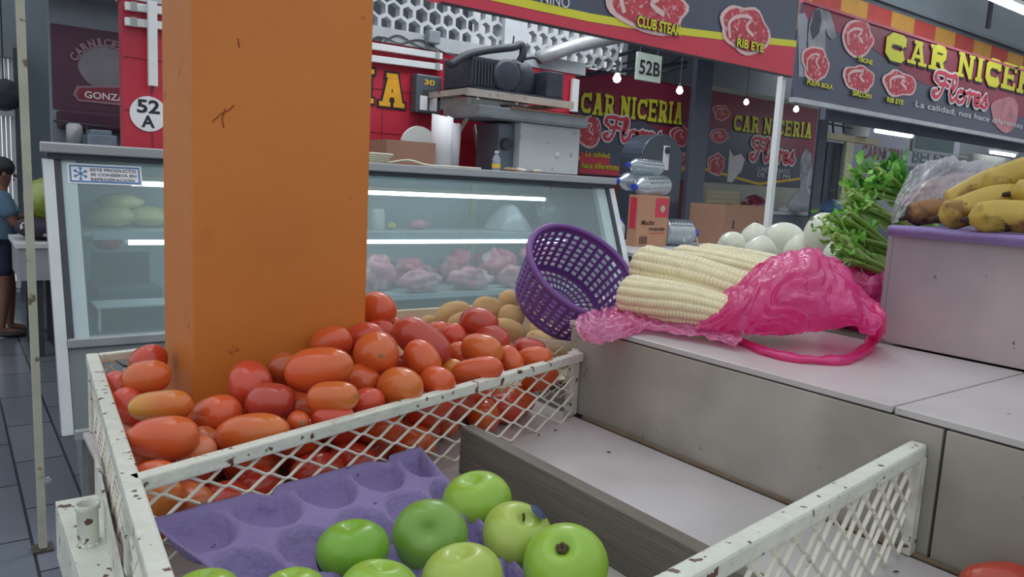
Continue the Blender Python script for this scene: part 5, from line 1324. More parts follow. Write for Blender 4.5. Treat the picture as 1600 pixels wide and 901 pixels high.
# printed goat's head
hd = [(1262, 62), (1264, 40), (1270, 20), (1280, 10), (1290, 10), (1298, 22), (1304, 42), (1306, 58), (1300, 62), (1294, 56), (1290, 46), (1290, 78), (1262, 76)]
bm = NB(); flatpoly(bm, [PY(a, b, BY-.005) for a, b in hd]); obj('goat_picture', bm, mat('printed_goat', S(150, 152, 162), .5, var=.5, scale=6), b2_)
bm = NB(); flatpoly(bm, [PY(a, b, BY-.007) for a, b in [(1272, 18), (1281, 14), (1284, 30), (1280, 52), (1270, 62), (1266, 44)]]); obj('goat_ear', bm, mat('printed_dark_fur', S(62, 64, 78), .5, var=.3, scale=12), b2_)
bm = NB(); flatpoly(bm, [PY(a, b, BY-.003) for a, b in [(1247, 22), (1258, 20), (1262, 30), (1258, 120), (1248, 120)]]); obj('pale_side_shape', bm, mat('print_grey_pale', S(160, 164, 176), .5), b2_)
def flores(parent, A0, A1, F0, F1, Y, sl=0):
    """A0/A1: (px, baseline y, cap top y) of the slab word ends; F0 (px, base y, top y), F1 px of the script"""
    xa, xb = PY(A0[0], A0[1], Y).x, PY(A1[0], A1[1], Y).x; za, ha = PY(*A0[:2], Y).z, PY(A0[0], A0[2], Y).z-PY(*A0[:2], Y).z
    zb_, hb = PY(*A1[:2], Y).z, PY(A1[0], A1[2], Y).z-PY(*A1[:2], Y).z
    bm = NB(); slab_word(bm, 'CAR NICERIA', xa+.01, xb+.01, za-.012, ha, Y-.010, hb, zb_-za, grow=ha*.07); obj('letter_shadow', bm, M_black, parent)
    bm = NB(); slab_word(bm, 'CAR NICERIA', xa, xb, za, ha, Y-.013, hb, zb_-za); obj('lettering', bm, M_lime, parent)
    xa, xb = PY(F0[0], F0[1], Y).x, PY(F1, F0[1], Y).x; za = PY(F0[0], F0[1], Y).z; h = PY(F0[0], F0[2], Y).z-za
    bm = NB(); script_word(bm, xa, xb, za, h, Y-.016, h*.30); obj('script_outline', bm, M_pwhite, parent)
    bm = NB(); script_word(bm, xa, xb, za, h, Y-.020, h*.145); obj('script_lettering', bm, M_pred, parent)
flores(b2_, (1379, 88, 50), (1640, 158, 114), (1452, 150, 108), 1543, BY)
caption(b2_, 'La calidad, nos hace diferentes', 1428, 1600, 168, 157, BY, M_pwhite, shadow=False, bold=.0)
xw = PY(1548, 160, BY).x
bm = NB(); disc(bm, xw+.35, 2.44, .34, .16, BY-.006, 30, .3, 4); obj('pale_meat_picture', bm, mat('printed_pale_meat', S(196, 128, 140), .5, var=.3, scale=8), b2_)
obj('soffit_panel', B(PY(1290, 180, BY+.25).x, 10.2, BY+.25, BY+.30, zb2-.075, zb2+.1), mat('dark_soffit', S(96, 104, 118), .7, var=.1), b2_)
# white pole
pp = PY(1222, 200, BY)
pl = thing('white_corner_pole', 'white square pole rising between the two big banners behind the onions', 'pole', (pp.x, BY+.05, 0))
obj('shaft', B(pp.x-.022, pp.x+.022, BY+.02, BY+.064, 0.006, 2.36), M_white, pl, bevel=.003)
obj('foot_plate', B(pp.x-.05, pp.x+.05, BY-.01, BY+.094, 0, 0.0058), M_steel, pl)
# left pole standing on the floor
p0 = PZ(67, 858, 0)
lp_ = thing('thin_white_pole', 'thin chipped cream pole standing on the floor tiles at the far left', 'pole', (p0.x, p0.y, 0))
M_cp = mat('chipped_cream_paint', S(178, 178, 160), .6, var=.1, scale=10, spots=(16, .62, .68, S(110, 100, 84)))
ptop = PY(29, -30, p0.y)
obj('shaft', bar(NB(), Vector((p0.x, p0.y, .014)), Vector((ptop.x, ptop.y, ptop.z)), .027, .027, up=Vector((0, 1, 0))), M_cp, lp_, bevel=.003)
obj('base_plate', B(p0.x-.035, p0.x+.035, p0.y-.035, p0.y+.035, .0005, .012), mat('rusty_plate', S(74, 66, 62), .8, var=.2), lp_, bevel=.002)
pk = PZ(74, 748, .0)
tw = NB(); q = Vector((p0.x+.012, p0.y-.02, .45)); blob(tw, PY(73, 750, p0.y-.02), .016, .010, .012, 14, 10, .5, 4, 2)
tag(obj('plastic_tie', tw, M_clear, origin='base'), 'scrap of clear plastic tied low on the thin cream pole', 'tie')

# ================================================================ FAR STALLS
def wallbanner(name, lab, Y, x0p, x1p, zt_, zb_, slate=True):
    x0, x1 = PY(x0p, 200, Y).x, PY(x1p, 200, Y).x
    t = thing(name, lab, 'banner', ((x0+x1)/2, Y, zb_)); 
    obj('banner_sheet', B(x0, x1, Y, Y+.02, zb_, zt_), M_maroon, t)
    bm = NB(); flatpoly(bm, [(x0, Y-.002, zb_), (x1, Y-.002, zb_), (x1, Y-.002, zb_+.30*(zt_-zb_)), (x0+.5*(x1-x0), Y-.002, zb_+.58*(zt_-zb_)), (x0, Y-.002, zb_+.62*(zt_-zb_))]); obj('slate_field', bm, M_slate, t)
    ribs = NB(); ribbon(ribs, [(x0, zb_+.16*(zt_-zb_)), ((x0+x1)/2, zb_+.03*(zt_-zb_))], .04, Y-.005); ribbon(ribs, [((x0+x1)/2, zb_+.03*(zt_-zb_)), (x1, zb_+.16*(zt_-zb_))], .04, Y-.005); obj('gold_swoosh', ribs, M_yel, t)
    return t, x0, x1
Y1 = 5.7
w1, xa1, xb1 = wallbanner('flores_wall_banner', 'maroon CARNICERIA Flores banner on the wall right of the white cabinet', Y1, 901, 1096, PY(930, 112, Y1).z, PY(930, 273, Y1).z)
flores(w1, (905, 177, 142), (1064, 195, 160), (940, 217, 180), 1035, Y1)
meat(w1, 918, 205, 50, 46, Y1, 4, .006); meat(w1, 1062, 212, 30, 32, Y1, 6, .006); meat(w1, 1060, 250, 30, 26, Y1, 2, .006)
xx0, xx1 = PY(905, 255, Y1).x, PY(985, 255, Y1).x
bm = NB(); ribbon(bm, [(xx0, PY(905, 262, Y1).z), (xx1, PY(905, 262, Y1).z)], .10, Y1-.006); ribbon(bm, [(xx0, PY(905, 246, Y1).z), (xx1-.3, PY(905, 246, Y1).z)], .10, Y1-.006); obj('red_caption_band', bm, M_pred, w1)
caption(w1, 'La calidad,', 913, 953, 245, 235, Y1, shadow=True, bold=.01); caption(w1, 'hace diferentes...!', 907, 973, 262, 252, Y1, shadow=True, bold=.01)
struct('wall_flores_left', B(xa1-.1, xb1+.02, Y1+.021, Y1+.12, 0, PY(930, 112, Y1).z+.02), mat('dusky_red_wall', S(120, 34, 50), .6, var=.1))
Y2 = 7.6
w2, xa2, xb2 = wallbanner('flores_wall_banner', 'farther maroon Flores banner between the dark post and the white pole', Y2, 1100, 1276, PY(1150, 148, Y2).z, PY(1150, 289, Y2).z)
flores(w2, (1144, 204, 178), (1266, 216, 192), (1170, 249, 213), 1241, Y2)
for (a, b, w, h, s) in [(1126, 176, 26, 24, 2), (1122, 212, 30, 20, 5), (1118, 256, 28, 34, 7)]: meat(w2, a, b, w, h, Y2, s, .006)
for i, t in enumerate(('LUNES A SABADO', 'DE 7 A 5 PM')): caption(w2, t, 1182, 1233, 267+i*9, 260+i*9, Y2, M_pwhite, shadow=False, bold=0)
cowp = [(1140, 232), (1146, 244), (1158, 240), (1164, 250), (1158, 268), (1150, 276), (1144, 285), (1136, 284)]
bm = NB(); flatpoly(bm, [PY(a, b, Y2-.006) for a, b in cowp]); obj('cow_picture', bm, M_pwhite, w2)
gp_ = [(1252, 242), (1260, 232), (1268, 240), (1270, 290), (1250, 290), (1249, 262)]
bm = NB(); flatpoly(bm, [PY(a, b, Y2-.006) for a, b in gp_]); obj('goat_picture', bm, MATS['printed_goat'], w2)
struct('wall_flores_right', B(xa2-.1, xb2+.1, Y2+.021, Y2+.1, 0, PY(1150, 140, Y2).z), mat('cream_tile_wall', S(182, 184, 172), .5, var=.05, scale=2))
struct('wall_counter_back', B(7.0, xb2+.1, Y2-.13, Y2-.01, 0, PY(1150, 288, Y2).z), MATS['cream_tile_wall'])
# dark structural post and beams
Yp = 5.5
pa, pb_ = PY(1074, 250, Yp).x, PY(1100, 250, Yp).x
ps = thing('dark_steel_post', 'dark grey steel post between the two wall banners', 'post', ((pa+pb_)/2, Yp, 0))
obj('shaft', B(pa, pb_, Yp-.03, Yp+.03, 0, 3.25), mat('dark_grey_steel', S(88, 96, 112), .5, var=.08), ps, bevel=.005)  # post colour lightened to carry the haze
obj('cap_beam', B(pa-1.2, pb_+4.5, Yp-.05, Yp+.05, 3.2505, 3.36), MATS['dark_grey_steel'], ps)
Yq = 5.85
qa, qb = PY(1272, 250, Yq).x, PY(1288, 250, Yq).x
tag(obj('narrow_dark_post', B(qa+.02, qb-.02, Yq-.02, Yq+.02, 0, 3.0), MATS['dark_grey_steel'], bevel=.005, origin='base'), 'narrow dark post beside the right edge of the farther banner', 'post')
# roof trusses seen under the big banner
tr_ = thing('roof_truss', 'thin dark roof truss bars seen under the big banner near the 52B plate', 'truss', (5.5, 5.3, 2.8))
for k, ((a, b), (c, d_), r) in enumerate([((895, 108), (995, 78), .018), ((905, 118), (1072, 98), .018), ((930, 112), (1000, 92), .010), ((1010, 120), (1075, 82), .014), ((1035, 112), (1072, 105), .012)]):
    obj('truss_bar', tube(NB(), [PY(a, b, 5.3), PY(c, d_, 5.3)], r, 8), M_cd, tr_, smooth=True)
gpx = [PY(842, 90, 4.95), PY(905, 70, 4.95), PY(975, 56, 4.95)]
tag(obj('drain_pipe', tube(NB(), gpx, .055, 16), M_alu, smooth=True, origin='base'), 'thick grey pipe slanting up to the right above the compressor', 'pipe')
x0, x1, z0, z1 = RY(995, 80, 1034, 124, 4.9)
n2 = thing('stall_number_plate', 'pale hanging plate with black stall number 52B', 'sign', ((x0+x1)/2, 4.9, z0))
obj('plate', B(x0, x1, 4.9, 4.92, z0, z1), mat('pale_green_plate', S(186, 196, 186), .5), n2, bevel=.003)
bm = NB(); text_bm(bm, '52B', x0+.03, x1-.02, z0+.05, z1-.06, 4.897, bold=.02); obj('lettering', bm, M_black, n2)
for x in (x0+.04, x1-.05): obj('hanger', tube(NB(), [(x, 4.91, z1), (x, 4.91, z1+.8)], .006, 6), M_dark, n2)
# bright bulbs
for k, (a, b, Y, r, lab) in enumerate([(964, 123, 4.3, .030, 'bright bare bulb hanging in front of the first Flores wall banner, left one'), (1062, 142, 4.5, .028, 'bright bare bulb hanging just left of the dark steel post'),
                                (1166, 160, 6.6, .034, 'dimmer bulb above the farther Flores banner'), (1244, 171, 5.6, .032, 'bright bulb right of the white pole under the fascia')]):
    p = PY(a, b, Y); t = thing('bare_bulb', lab, 'light', p, 'bare bulbs over the stalls')
    obj('bulb', lathe(NB(), [(.0001, -r), (r*.7, -r*.7), (r, 0), (r*.75, r*.7), (r*.4, r*1.3), (.0001, r*1.3)], p, seg=16), glow('bulb_glow', (.9, 1, 1), 22), t, smooth=True)
    obj('socket', lathe(NB(), [(.0001, r*1.31), (r*.5, r*1.31), (r*.5, r*2.2), (.0001, r*2.2)], p, seg=12), M_dark, t)
    obj('cord', tube(NB(), [p+Vector((0, 0, r*2.2)), Vector((p.x, p.y, 4.35))], .004, 5), M_dark, t)

# ---- counter right of the fridge with jugs and cartons
CZ = 1.065
def onC(px, py): return PZ(px, py, CZ)
ct = thing('side_counter', 'grey counter right of the fridge carrying the carton and water bottles', 'counter', (4.9, 4.1, 0))
obj('counter_top', B(3.83, 6.6, 3.55, 4.9, CZ-.03, CZ), mat('grey_counter', S(176, 178, 182), .4, var=.08), ct, bevel=.004)
obj('counter_front', B(3.85, 6.58, 3.62, 4.85, 0, CZ-.0305), MATS['grey_plinth'], ct)
c = onC(1000, 386); Yc = c.y
def carton(name, lab, pxa, pxm, pxb, pyb, h, m, base_z):
    """corner-on box: left face pxa..pxm, right face pxm..pxb"""
    q = PZ(pxm, pyb, base_z); dl = (q-CP).dot(fw)
    xr = PY(pxb, pyb-5, q.y).x
    yl = PX(pxa, pyb-5, q.x).y
    t = thing(name, lab, 'box', q)
    return t, q, q.x, xr, q.y, yl
t, q, xa_, xb_, ya_, yb_ = carton('oil_carton', 'standing brown carton with red print reading Mucho grande under the water bottles', 978, 993, 1041, 385, 0, None, CZ)
hC = 80*(q-CP).dot(fw)/FPX
yb_ = min(yb_, ya_+.30)
obj('carton_body', B(xa_, xb_, ya_, yb_, CZ+.0005, CZ+hC), mat('tan_carton', S(190, 142, 112), .75, var=.05), t, bevel=.003)
w_ = xb_-xa_
bm = NB(); box(bm, xa_+.55*w_, xb_-.03*w_, ya_-.002, ya_-.0005, CZ+.58*hC, CZ+.95*hC); obj('red_print', bm, M_pred, t)
bm = NB(); box(bm, xa_-.002, xa_-.0005, ya_+.02, yb_-.02, CZ+.35*hC, CZ+.95*hC); obj('red_side_print', bm, M_pred, t)
bm = NB(); disc(bm, xa_+.78*w_, CZ+.75*hC, .08*w_, .07*hC, ya_-.004); obj('pale_drop_print', bm, MATS['cream_tile_wall'], t)
bm = NB(); text_bm(bm, 'Mucho', xa_+.12*w_, xa_+.55*w_, CZ+.42*hC, CZ+.52*hC, ya_-.003, bold=.02, shear=.2); text_bm(bm, 'grande', xa_+.35*w_, xa_+.9*w_, CZ+.29*hC, CZ+.39*hC, ya_-.003, bold=.02, shear=.2)
for k in range(5): box(bm, xa_+.1*w_+k*.018, xa_+.1*w_+k*.018+.008, ya_-.003, ya_-.001, CZ+.05*hC, CZ+.2*hC)
obj('dark_print', bm, mat('brown_print', S(70, 44, 40), .6), t)
bm = NB(); ribbon(bm, [(xa_+.4*w_, CZ+.255*hC), (xa_+.9*w_, CZ+.27*hC)], .006, ya_-.003); obj('underline_print', bm, M_pred, t)
M_bot = film('bottle_plastic', S(200, 216, 226), clear=.48, gloss=.45, rough=.12, trl=.4)
M_cap = mat('blue_cap', S(52, 76, 190), .4)
def jug(lab, c, ax, L_, R_, grp=None, handle=False, name='water_jug'):
    ax = Vector(ax).normalized(); t = thing(name, lab, 'bottle', c, grp)
    prof = [(.0001, 0), (R_*.85, 0), (R_, L_*.03)]
    for k in range(7):
        z = L_*(.08+.09*k); prof += [(R_, z), (R_*.955, z+L_*.03), (R_, z+L_*.06)]
    prof += [(R_*.96, L_*.74), (R_*.75, L_*.84), (R_*.33, L_*.92), (R_*.28, L_*.95)]
    bb_ = obj('bottle_body', lathe(NB(), prof, c, ax, 28), M_bot, t, smooth=True)
    obj('cap', lathe(NB(), [(R_*.32, L_*.95), (R_*.32, L_*1.02), (.0001, L_*1.02)], c, ax, 20), M_cap, bb_)
    if handle:
        q_ = ax.to_track_quat('Z', 'Y').to_matrix(); hb = NB()
        tube(hb, catmull([c+q_@Vector((0, 0, L_*.94)), c+q_@Vector((-R_*.3, -R_*.5, L_*.98)), c+q_@Vector((-R_*.2, -R_*.9, L_*1.0)), c+q_@Vector((R_*.3, -R_*.8, L_*.97)), c+q_@Vector((R_*.3, -R_*.2, L_*.94))], 6), .006, 6); obj('carry_handle', hb, M_white, t)
    return t
qj = PZ(1048, 383, CZ); Rj = 21*(qj-CP).dot(fw)/FPX
ctr = PY(1046, 360, qj.y); ctr.z = CZ+Rj+.003
jug('large clear water jug with blue cap lying on its side between carton and cardboard box', Vector((xb_+.02, ctr.y, ctr.z)), (1, -.18, -.02), dim(1070, 68, ctr.y)*.98, Rj*.98, handle=True)
zc_ = CZ+hC
hb_ = 17*(q-CP).dot(fw)/FPX
jug('clear bottle lying lowest on the carton, blue cap pointing left', Vector((xb_+.06, ya_+.12, zc_+hb_*.95+.004)), (-1, -.15, -.06), dim(1000, 85, ya_), hb_*.95, 'empty water bottles on the carton', name='water_bottle')
jug('clear bottle lying behind the others on the carton, reaching furthest right', Vector((xb_+.10, ya_+.26, zc_+hb_*1.2)), (-1, .1, 0), dim(1000, 84, ya_), hb_*.92, 'empty water bottles on the carton', name='water_bottle')
jug('clear bottle lying on top of the other bottles on the carton', Vector((xb_+.06, ya_+.19, zc_+hb_*2.65)), (-1, .0, .02), dim(1000, 74, ya_), hb_*.72, 'empty water bottles on the carton', name='water_bottle')
b_ = PZ(970, 386, CZ); jug('small upright bottle with a blue cap squeezed between fridge and carton', Vector((max(b_.x, FX1+.07), b_.y+.02, CZ+.001)), (0, 0, 1), dim(970, 44, b_.y), dim(970, 8, b_.y), name='water_bottle')
t, q, xa_, xb_, ya_, yb_ = carton('large_cardboard_box', 'large plain brown cardboard box with hand slots behind the onions', 1074, 1128, 1192, 384, 0, None, CZ)
hC = 64*(q-CP).dot(fw)/FPX; yb_ = min(yb_, ya_+.55)
for nm_, bx_ in (('left_side', (xa_, xa_+.008, ya_, yb_)), ('right_side', (xb_-.008, xb_, ya_, yb_)), ('front_side', (xa_+.0085, xb_-.0085, ya_, ya_+.008)), ('back_side', (xa_+.0085, xb_-.0085, yb_-.008, yb_))):
    obj(nm_, B(*bx_, CZ+.0005, CZ+hC), mat('box_cardboard', S(156, 118, 98), .8, var=.05), t)
obj('bottom', B(xa_+.0085, xb_-.0085, ya_+.0085, yb_-.0085, CZ+.0005, CZ+.01), MATS['box_cardboard'], t)
bm = NB(); w_ = xb_-xa_
for u in (.22, .80): box(bm, xa_+u*w_-.012, xa_+u*w_+.012, ya_-.002, ya_-.0004, CZ+.42*hC, CZ+.62*hC)
obj('hand_slot', bm, M_dark, t)
x0, x1 = PY(1098, 305, 5.6).x, PY(1152, 305, 5.6).x; z0 = PY(1100, 322, 5.2).z; z1 = PY(1100, 292, 5.2).z
xm0, xm1 = PY(1102, 305, 5.2).x, PY(1148, 305, 5.2).x
M_pw = mat('pale_wood', S(192, 182, 150), .7, var=.1, stretch=(1, 1, 8))
# arched dark machine
x0, x1, z0, z1 = RY(986, 206, 1050, 272, 4.75)
mh = thing('arched_grey_machine', 'dark grey machine with a rounded top and a white vertical strip, behind the water bottles', 'machine', ((x0+x1)/2, 4.75, CZ))
cxm, rm = (x0+x1)/2, (x1-x0)/2; zc_ = z1-rm*.85
ol = [(x0, CZ+.02), (x1, CZ+.02), (x1, zc_)]+[(cxm+rm*math.cos(k*PI/16), zc_+rm*.85*math.sin(k*PI/16)) for k in range(1, 16)]+[(x0, zc_)]
bm = NB(); prismY(bm, ol, 4.62, 4.88); obj('housing', bm, mat('machine_grey', S(62, 72, 84), .35, var=.08, coat=.2), mh, bevel=.01)
obj('white_strip', B(cxm-.0, cxm+.07, 4.608, 4.6195, z0+.05, zc_+.12), M_pwhite, mh, bevel=.003)
obj('round_lock', lathe(NB(), [(.0001, 0), (.03, 0), (.03, .012), (.0001, .014)], (cxm+.035, 4.6075, z0+.22), (0, -1, 0), 20), M_dark, mh)
obj('machine_foot', B(x0+.02, x1-.02, 4.64, 4.86, CZ+.0003, CZ+.0198), M_dark, mh)
# far worktop (steel counter) with bags
Yf = 6.0
zf = PY(1230, 330, Yf).z
xf0, xf1 = PY(1120, 350, Yf).x, 13.5
fc = thing('far_steel_counter', 'long steel-topped counter behind the cardboard box with a blue grey front', 'counter', ((xf0+xf1)/2, Yf+.4, 0))
obj('counter_top', B(xf0, xf1, Yf, Yf+.8, zf-.05, zf), M_steel, fc, bevel=.004)
obj('counter_front', B(xf0+.02, xf1-.02, Yf+.04, Yf+.76, 0, zf-.0505), mat('blue_grey_front', S(104, 118, 132), .4, var=.08), fc)
xm0, xm1 = PY(1100, 305, Yf+.35).x, PY(1150, 305, Yf+.35).x
xm0 = max(xm0, xf0+.01)
wc = thing('wooden_crate', 'low pale wooden crate on the far steel counter behind the cardboard box', 'crate', ((xm0+xm1)/2, Yf+.3, zf))
for k in range(4): obj('slat', B(xm0, xm1, Yf+.30, Yf+.31, zf+.012+k*.055, zf+.055+k*.055), M_pw, wc)
for x in (xm0, xm1-.02): obj('corner_block', B(x, x+.02, Yf+.311, Yf+.33, zf+.001, zf+.235), M_pw, wc)
def farbag(name, lab, px, w, h, Y, m, seed, cat='bag', prof=None, z=None):
    x = PY(px, 320, Y).x; d = dim(px, 1, Y); bm = NB(); R_ = w*d/2; H_ = h*d
    P_ = prof or [(.0001, 0), (.95, 0), (1, .15), (.85, .5), (.45, .85), (.0001, 1)]
    lathe(bm, [(a*R_ if a > .001 else .0001, b*H_) for a, b in P_], (x, Y, (zf if z is None else z)+.0005), seg=28, fn=lambda a, r, z: (r*(1+.13*math.sin(a*3+seed)+.07*math.sin(a*8+z*20)), z))
    tag(obj(name, bm, m, smooth=True, origin='base'), lab, cat)
farbag('white_shopping_bag', 'white plastic carrier bag standing with its handles up on the far counter', 1254, 42, 60, Yf+.2, mat('white_film', S(214, 224, 232), .35, var=.08, scale=20, coat=.2), 1, prof=[(.0001, 0), (1, 0), (.95, .2), (.62, .42), (.34, .55), (.26, .75), (.24, .98), (.0001, 1)])
farbag('blue_bag', 'light blue plastic bag lying low on the far counter, left of the celery', 1300, 46, 21, Yf+.25, mat('blue_film', S(120, 160, 214), .35, var=.15, scale=14, coat=.3), 2)
farbag('red_bagged_goods', 'dark red packets in a shiny plastic bag beside the wooden crate', 1178, 44, 24, Yf+.25, mat('red_pack', S(130, 50, 72), .3, var=.5, scale=16, coat=.4), 3)
farbag('white_packet', 'small white packet at the right of the far counter', 1222, 20, 8, Yf+.15, M_wbag, 4)
# ---- right background: lockers, painted wall, machines
Yg = 8.4
x0, x1, z0, z1 = RY(1326, 218, 1500, 300, Yg)
pw = thing('painted_drip_sign', 'pale panel with faded painted capitals behind the celery', 'sign', ((x0+x1)/2, Yg, 0))
zt_ = PY(1326, 190, Yg).z
obj('panel', B(x0, x0+4.6, Yg, Yg+.06, 0, zt_), mat('pale_lilac_panel', S(158, 162, 176), .6, var=.05, scale=2), pw)
def cap2(s, a, b, yb, yt, m): 
    xa, xb = PY(a, yb, Yg).x, PY(b, yb, Yg).x; bm = NB(); text_bm(bm, s, xa, xb, PY(a, yb, Yg).z, PY(a, yt, Yg).z, Yg-.004, bold=.03); obj('lettering', bm, m, pw)
cap2('CARNICERIA', 1345, 1418, 247, 225, mat('faded_red_paint', S(128, 92, 92), .7, var=.2)); cap2('BELEN', 1424, 1482, 254, 232, mat('faded_green_paint', S(92, 110, 112), .7, var=.2)); cap2('AT. DE RES', 1392, 1432, 265, 256, M_gp)
x0, x1 = PY(1384, 250, Yg-.05).x, PY(1394, 250, Yg-.05).x
obj('switch_box', B(x0, x1, Yg-.05, Yg-.0045, PY(1384, 256, Yg).z, PY(1384, 236, Yg).z), mat('switch_grey', S(150, 158, 164), .5), pw, bevel=.005)
lk = thing('grey_lockers', 'row of dim grey steel lockers right of the farther Flores banner', 'locker', (12.2, 8.6, 0))
xk0, xk1 = PY(1290, 260, 8.2).x, PY(1322, 260, 8.2).x
for k in range(3):
    a = xk0+(xk1-xk0)*k/3; obj('locker_door', B(a+.01, a+(xk1-xk0)/3-.01, 8.2, 8.23, .1, PY(1290, 222, 8.2).z), mat('locker_grey', S(104, 112, 124), .45, var=.12, scale=3), lk, bevel=.006)
obj('locker_body', B(xk0, xk1, 8.2305, 8.7, 0, PY(1290, 222, 8.2).z+.02), mat('locker_dark', S(72, 78, 90), .5), lk)
ov = thing('overhead_rack', 'dark overhead rack with a white beam under the fascia on the right', 'rack', (12.5, 8.0, 2.4))
a, b = PY(1276, 212, 8.0), PY(1370, 222, 8.0)
obj('white_beam', B(a.x, b.x, 7.95, 8.05, a.z-.03, a.z+.08), MATS['pale_wood'], ov)
obj('upright', B(PY(1318, 250, 8.0).x, PY(1330, 250, 8.0).x, 7.97, 8.03, 0, a.z-.0305), MATS['cream_stile'], ov)
bm = NB()
for k, (c0, c1) in enumerate([((1290, 178), (1340, 186)), ((1280, 190), (1330, 200)), ((1300, 170), (1302, 208)), ((1318, 168), (1318, 208)), ((1285, 182), (1285, 210))]): tube(bm, [PY(*c0, 8.0), PY(*c1, 8.0)], .02, 6)
obj('rack_bars', bm, M_cd, ov)
obj('stored_white_drum', lathe(NB(), [(.0001, 0), (.22, 0), (.22, .28), (.0001, .28)], (PY(1344, 200, 8.0).x, 8.06, a.z+.085), seg=24), M_white, ov)
def lampfix(lab, a, b, Y, r, s):
    p, q_ = PY(*a, Y), PY(*b, Y); t = thing('ceiling_tube_light', lab, 'light', (p+q_)/2, 'lit fluorescent tube lights'); L0 = min(p.z, q_.z)
    z = (p.z+q_.z)/2
    obj('tube', tube(NB(), [(p.x, Y, z), (q_.x, Y, z)], r, 10), glow('tube_bright_%d' % s, (.92, .98, 1), s), t)
    obj('housing', B(p.x-.03, q_.x+.03, Y-.06, Y+.06, z+r+.004, z+r+.05), M_white, t)
    obj('hanger', tube(NB(), [((p.x+q_.x)/2, Y, z+r+.05), ((p.x+q_.x)/2, Y, z+r+.6)], .006, 6), M_dark, t)
lampfix('lit tube light under the fascia above the faded painted sign', (1369, 204), (1424, 212), 6.4, .035, 9)
lampfix('lit tube light low at the far right edge under the fascia', (1548, 238), (1585, 243), 7.6, .03, 8)
# right upper: big tube near the camera side
p, q_ = PY(1542, -10, 3.0), PY(1640, 45, 3.0)
t = thing('ceiling_tube_light', 'very bright tube light crossing the top right corner', 'light', (p+q_)/2, 'lit fluorescent tube lights')
zt_ = (PY(1575, 8, 3.0)).z
obj('tube', tube(NB(), [(PY(1520, 8, 3.0).x, 3.0, zt_), (PY(1640, 8, 3.0).x+.3, 3.0, zt_)], .022, 12), glow('tube_bright_14', (.92, .98, 1), 14), t)
obj('housing', B(PY(1515, 8, 3.0).x, PY(1640, 8, 3.0).x+.35, 2.96, 3.04, zt_+.026, zt_+.06), M_white, t)
# green board shelf / machine right below fascia
x0, x1, z0, z1 = RY(1428, 204, 1492, 232, 7.2)
gb = thing('green_wall_panel', 'dull green panel framed in white below the fascia at the right', 'panel', ((x0+x1)/2, 7.2, z0))
obj('panel', B(x0, x1, 7.2, 7.23, z0, z1), mat('dull_green', S(88, 108, 112), .5, var=.1), gb)
obj('frame_side', B(x0-.05, x0-.001, 7.18, 7.24, z0-.04, z1+.02), M_alu, gb); obj('frame_bottom', B(x0, x1+.6, 7.18, 7.24, z0-.05, z0-.001), M_alu, gb)
x0, x1, z0, z1 = RY(1530, 232, 1562, 262, 7.8)
tag(obj('stacked_boxes', B(x0-.3, x1+.6, 7.8, 8.1, 0, z0+.30), mat('dusty_box', S(150, 150, 146), .7, var=.15, scale=5), bevel=.01, origin='base'), 'dusty pale boxes stacked at the far right behind the bananas', 'box')
# ---- scalloped valance and roof sheets above the fascia
Yv = 3.95
xv0 = PY(1262, 10, Yv).x; zv = PY(1300, 12, Yv).z
va = thing('striped_valance', 'red and yellow scalloped awning valance above the right fascia banner', 'awning', (xv0+2, Yv, zv-.3))
M_vr, M_vy = mat('valance_red', S(206, 78, 72), .6, var=.08), mat('valance_yellow', S(222, 164, 74), .6, var=.08)
wv = .43; zt_ = PY(1300, -5, Yv).z+.05
for k in range(-1, 14):
    xa = xv0+.05+k*wv; ol = [(xa, zt_), (xa, 2.98)]+[(xa+wv/2-wv/2*math.cos(j*PI/10), 2.98-.10*math.sin(j*PI/10)) for j in range(1, 10)]+[(xa+wv, 2.98), (xa+wv, zt_)]
    bm = NB(); prismY(bm, ol, Yv-.006, Yv+.006); obj('scallop_stripe', bm, M_vr if k % 2 == 0 else M_vy, va)
struct('ceiling', (lambda bm: (flatpoly(bm, [(4.9, 3.9, zt_+.05), (14, 3.9, zt_+.05), (14, 10.3, 4.6), (4.9, 10.3, 4.6)]), bm)[1])(NB()), mat('grey_roof_sheet', S(128, 140, 150), .6, var=.08, scale=3), solid=.03)
fh = NB(); fh = box(fh, 4.9, 14, 3.86, 3.90, 3.2, 4.2)
struct('trim_6', B(5.0, 14, Yv+.02, Yv+.06, zt_-.1, 4.3), MATS['grey_roof_sheet'])
struct('trim_7', B(PY(1560, -20, 3.15).x, 12, 3.15, 3.3, PY(1575, 0, 3.15).z+.10, 3.8), mat('dull_red_beam', S(140, 84, 84), .6, var=.08))
tag(obj('roof_hanger', B(PY(1546, 30, 3.6).x, PY(1546, 30, 3.6).x+.05, 3.6, 3.63, PY(1546, 44, 3.6).z, PY(1546, 14, 3.6).z+.4), M_dark, origin='base'), 'short dark hanger strap above the right fascia banner', 'strap')

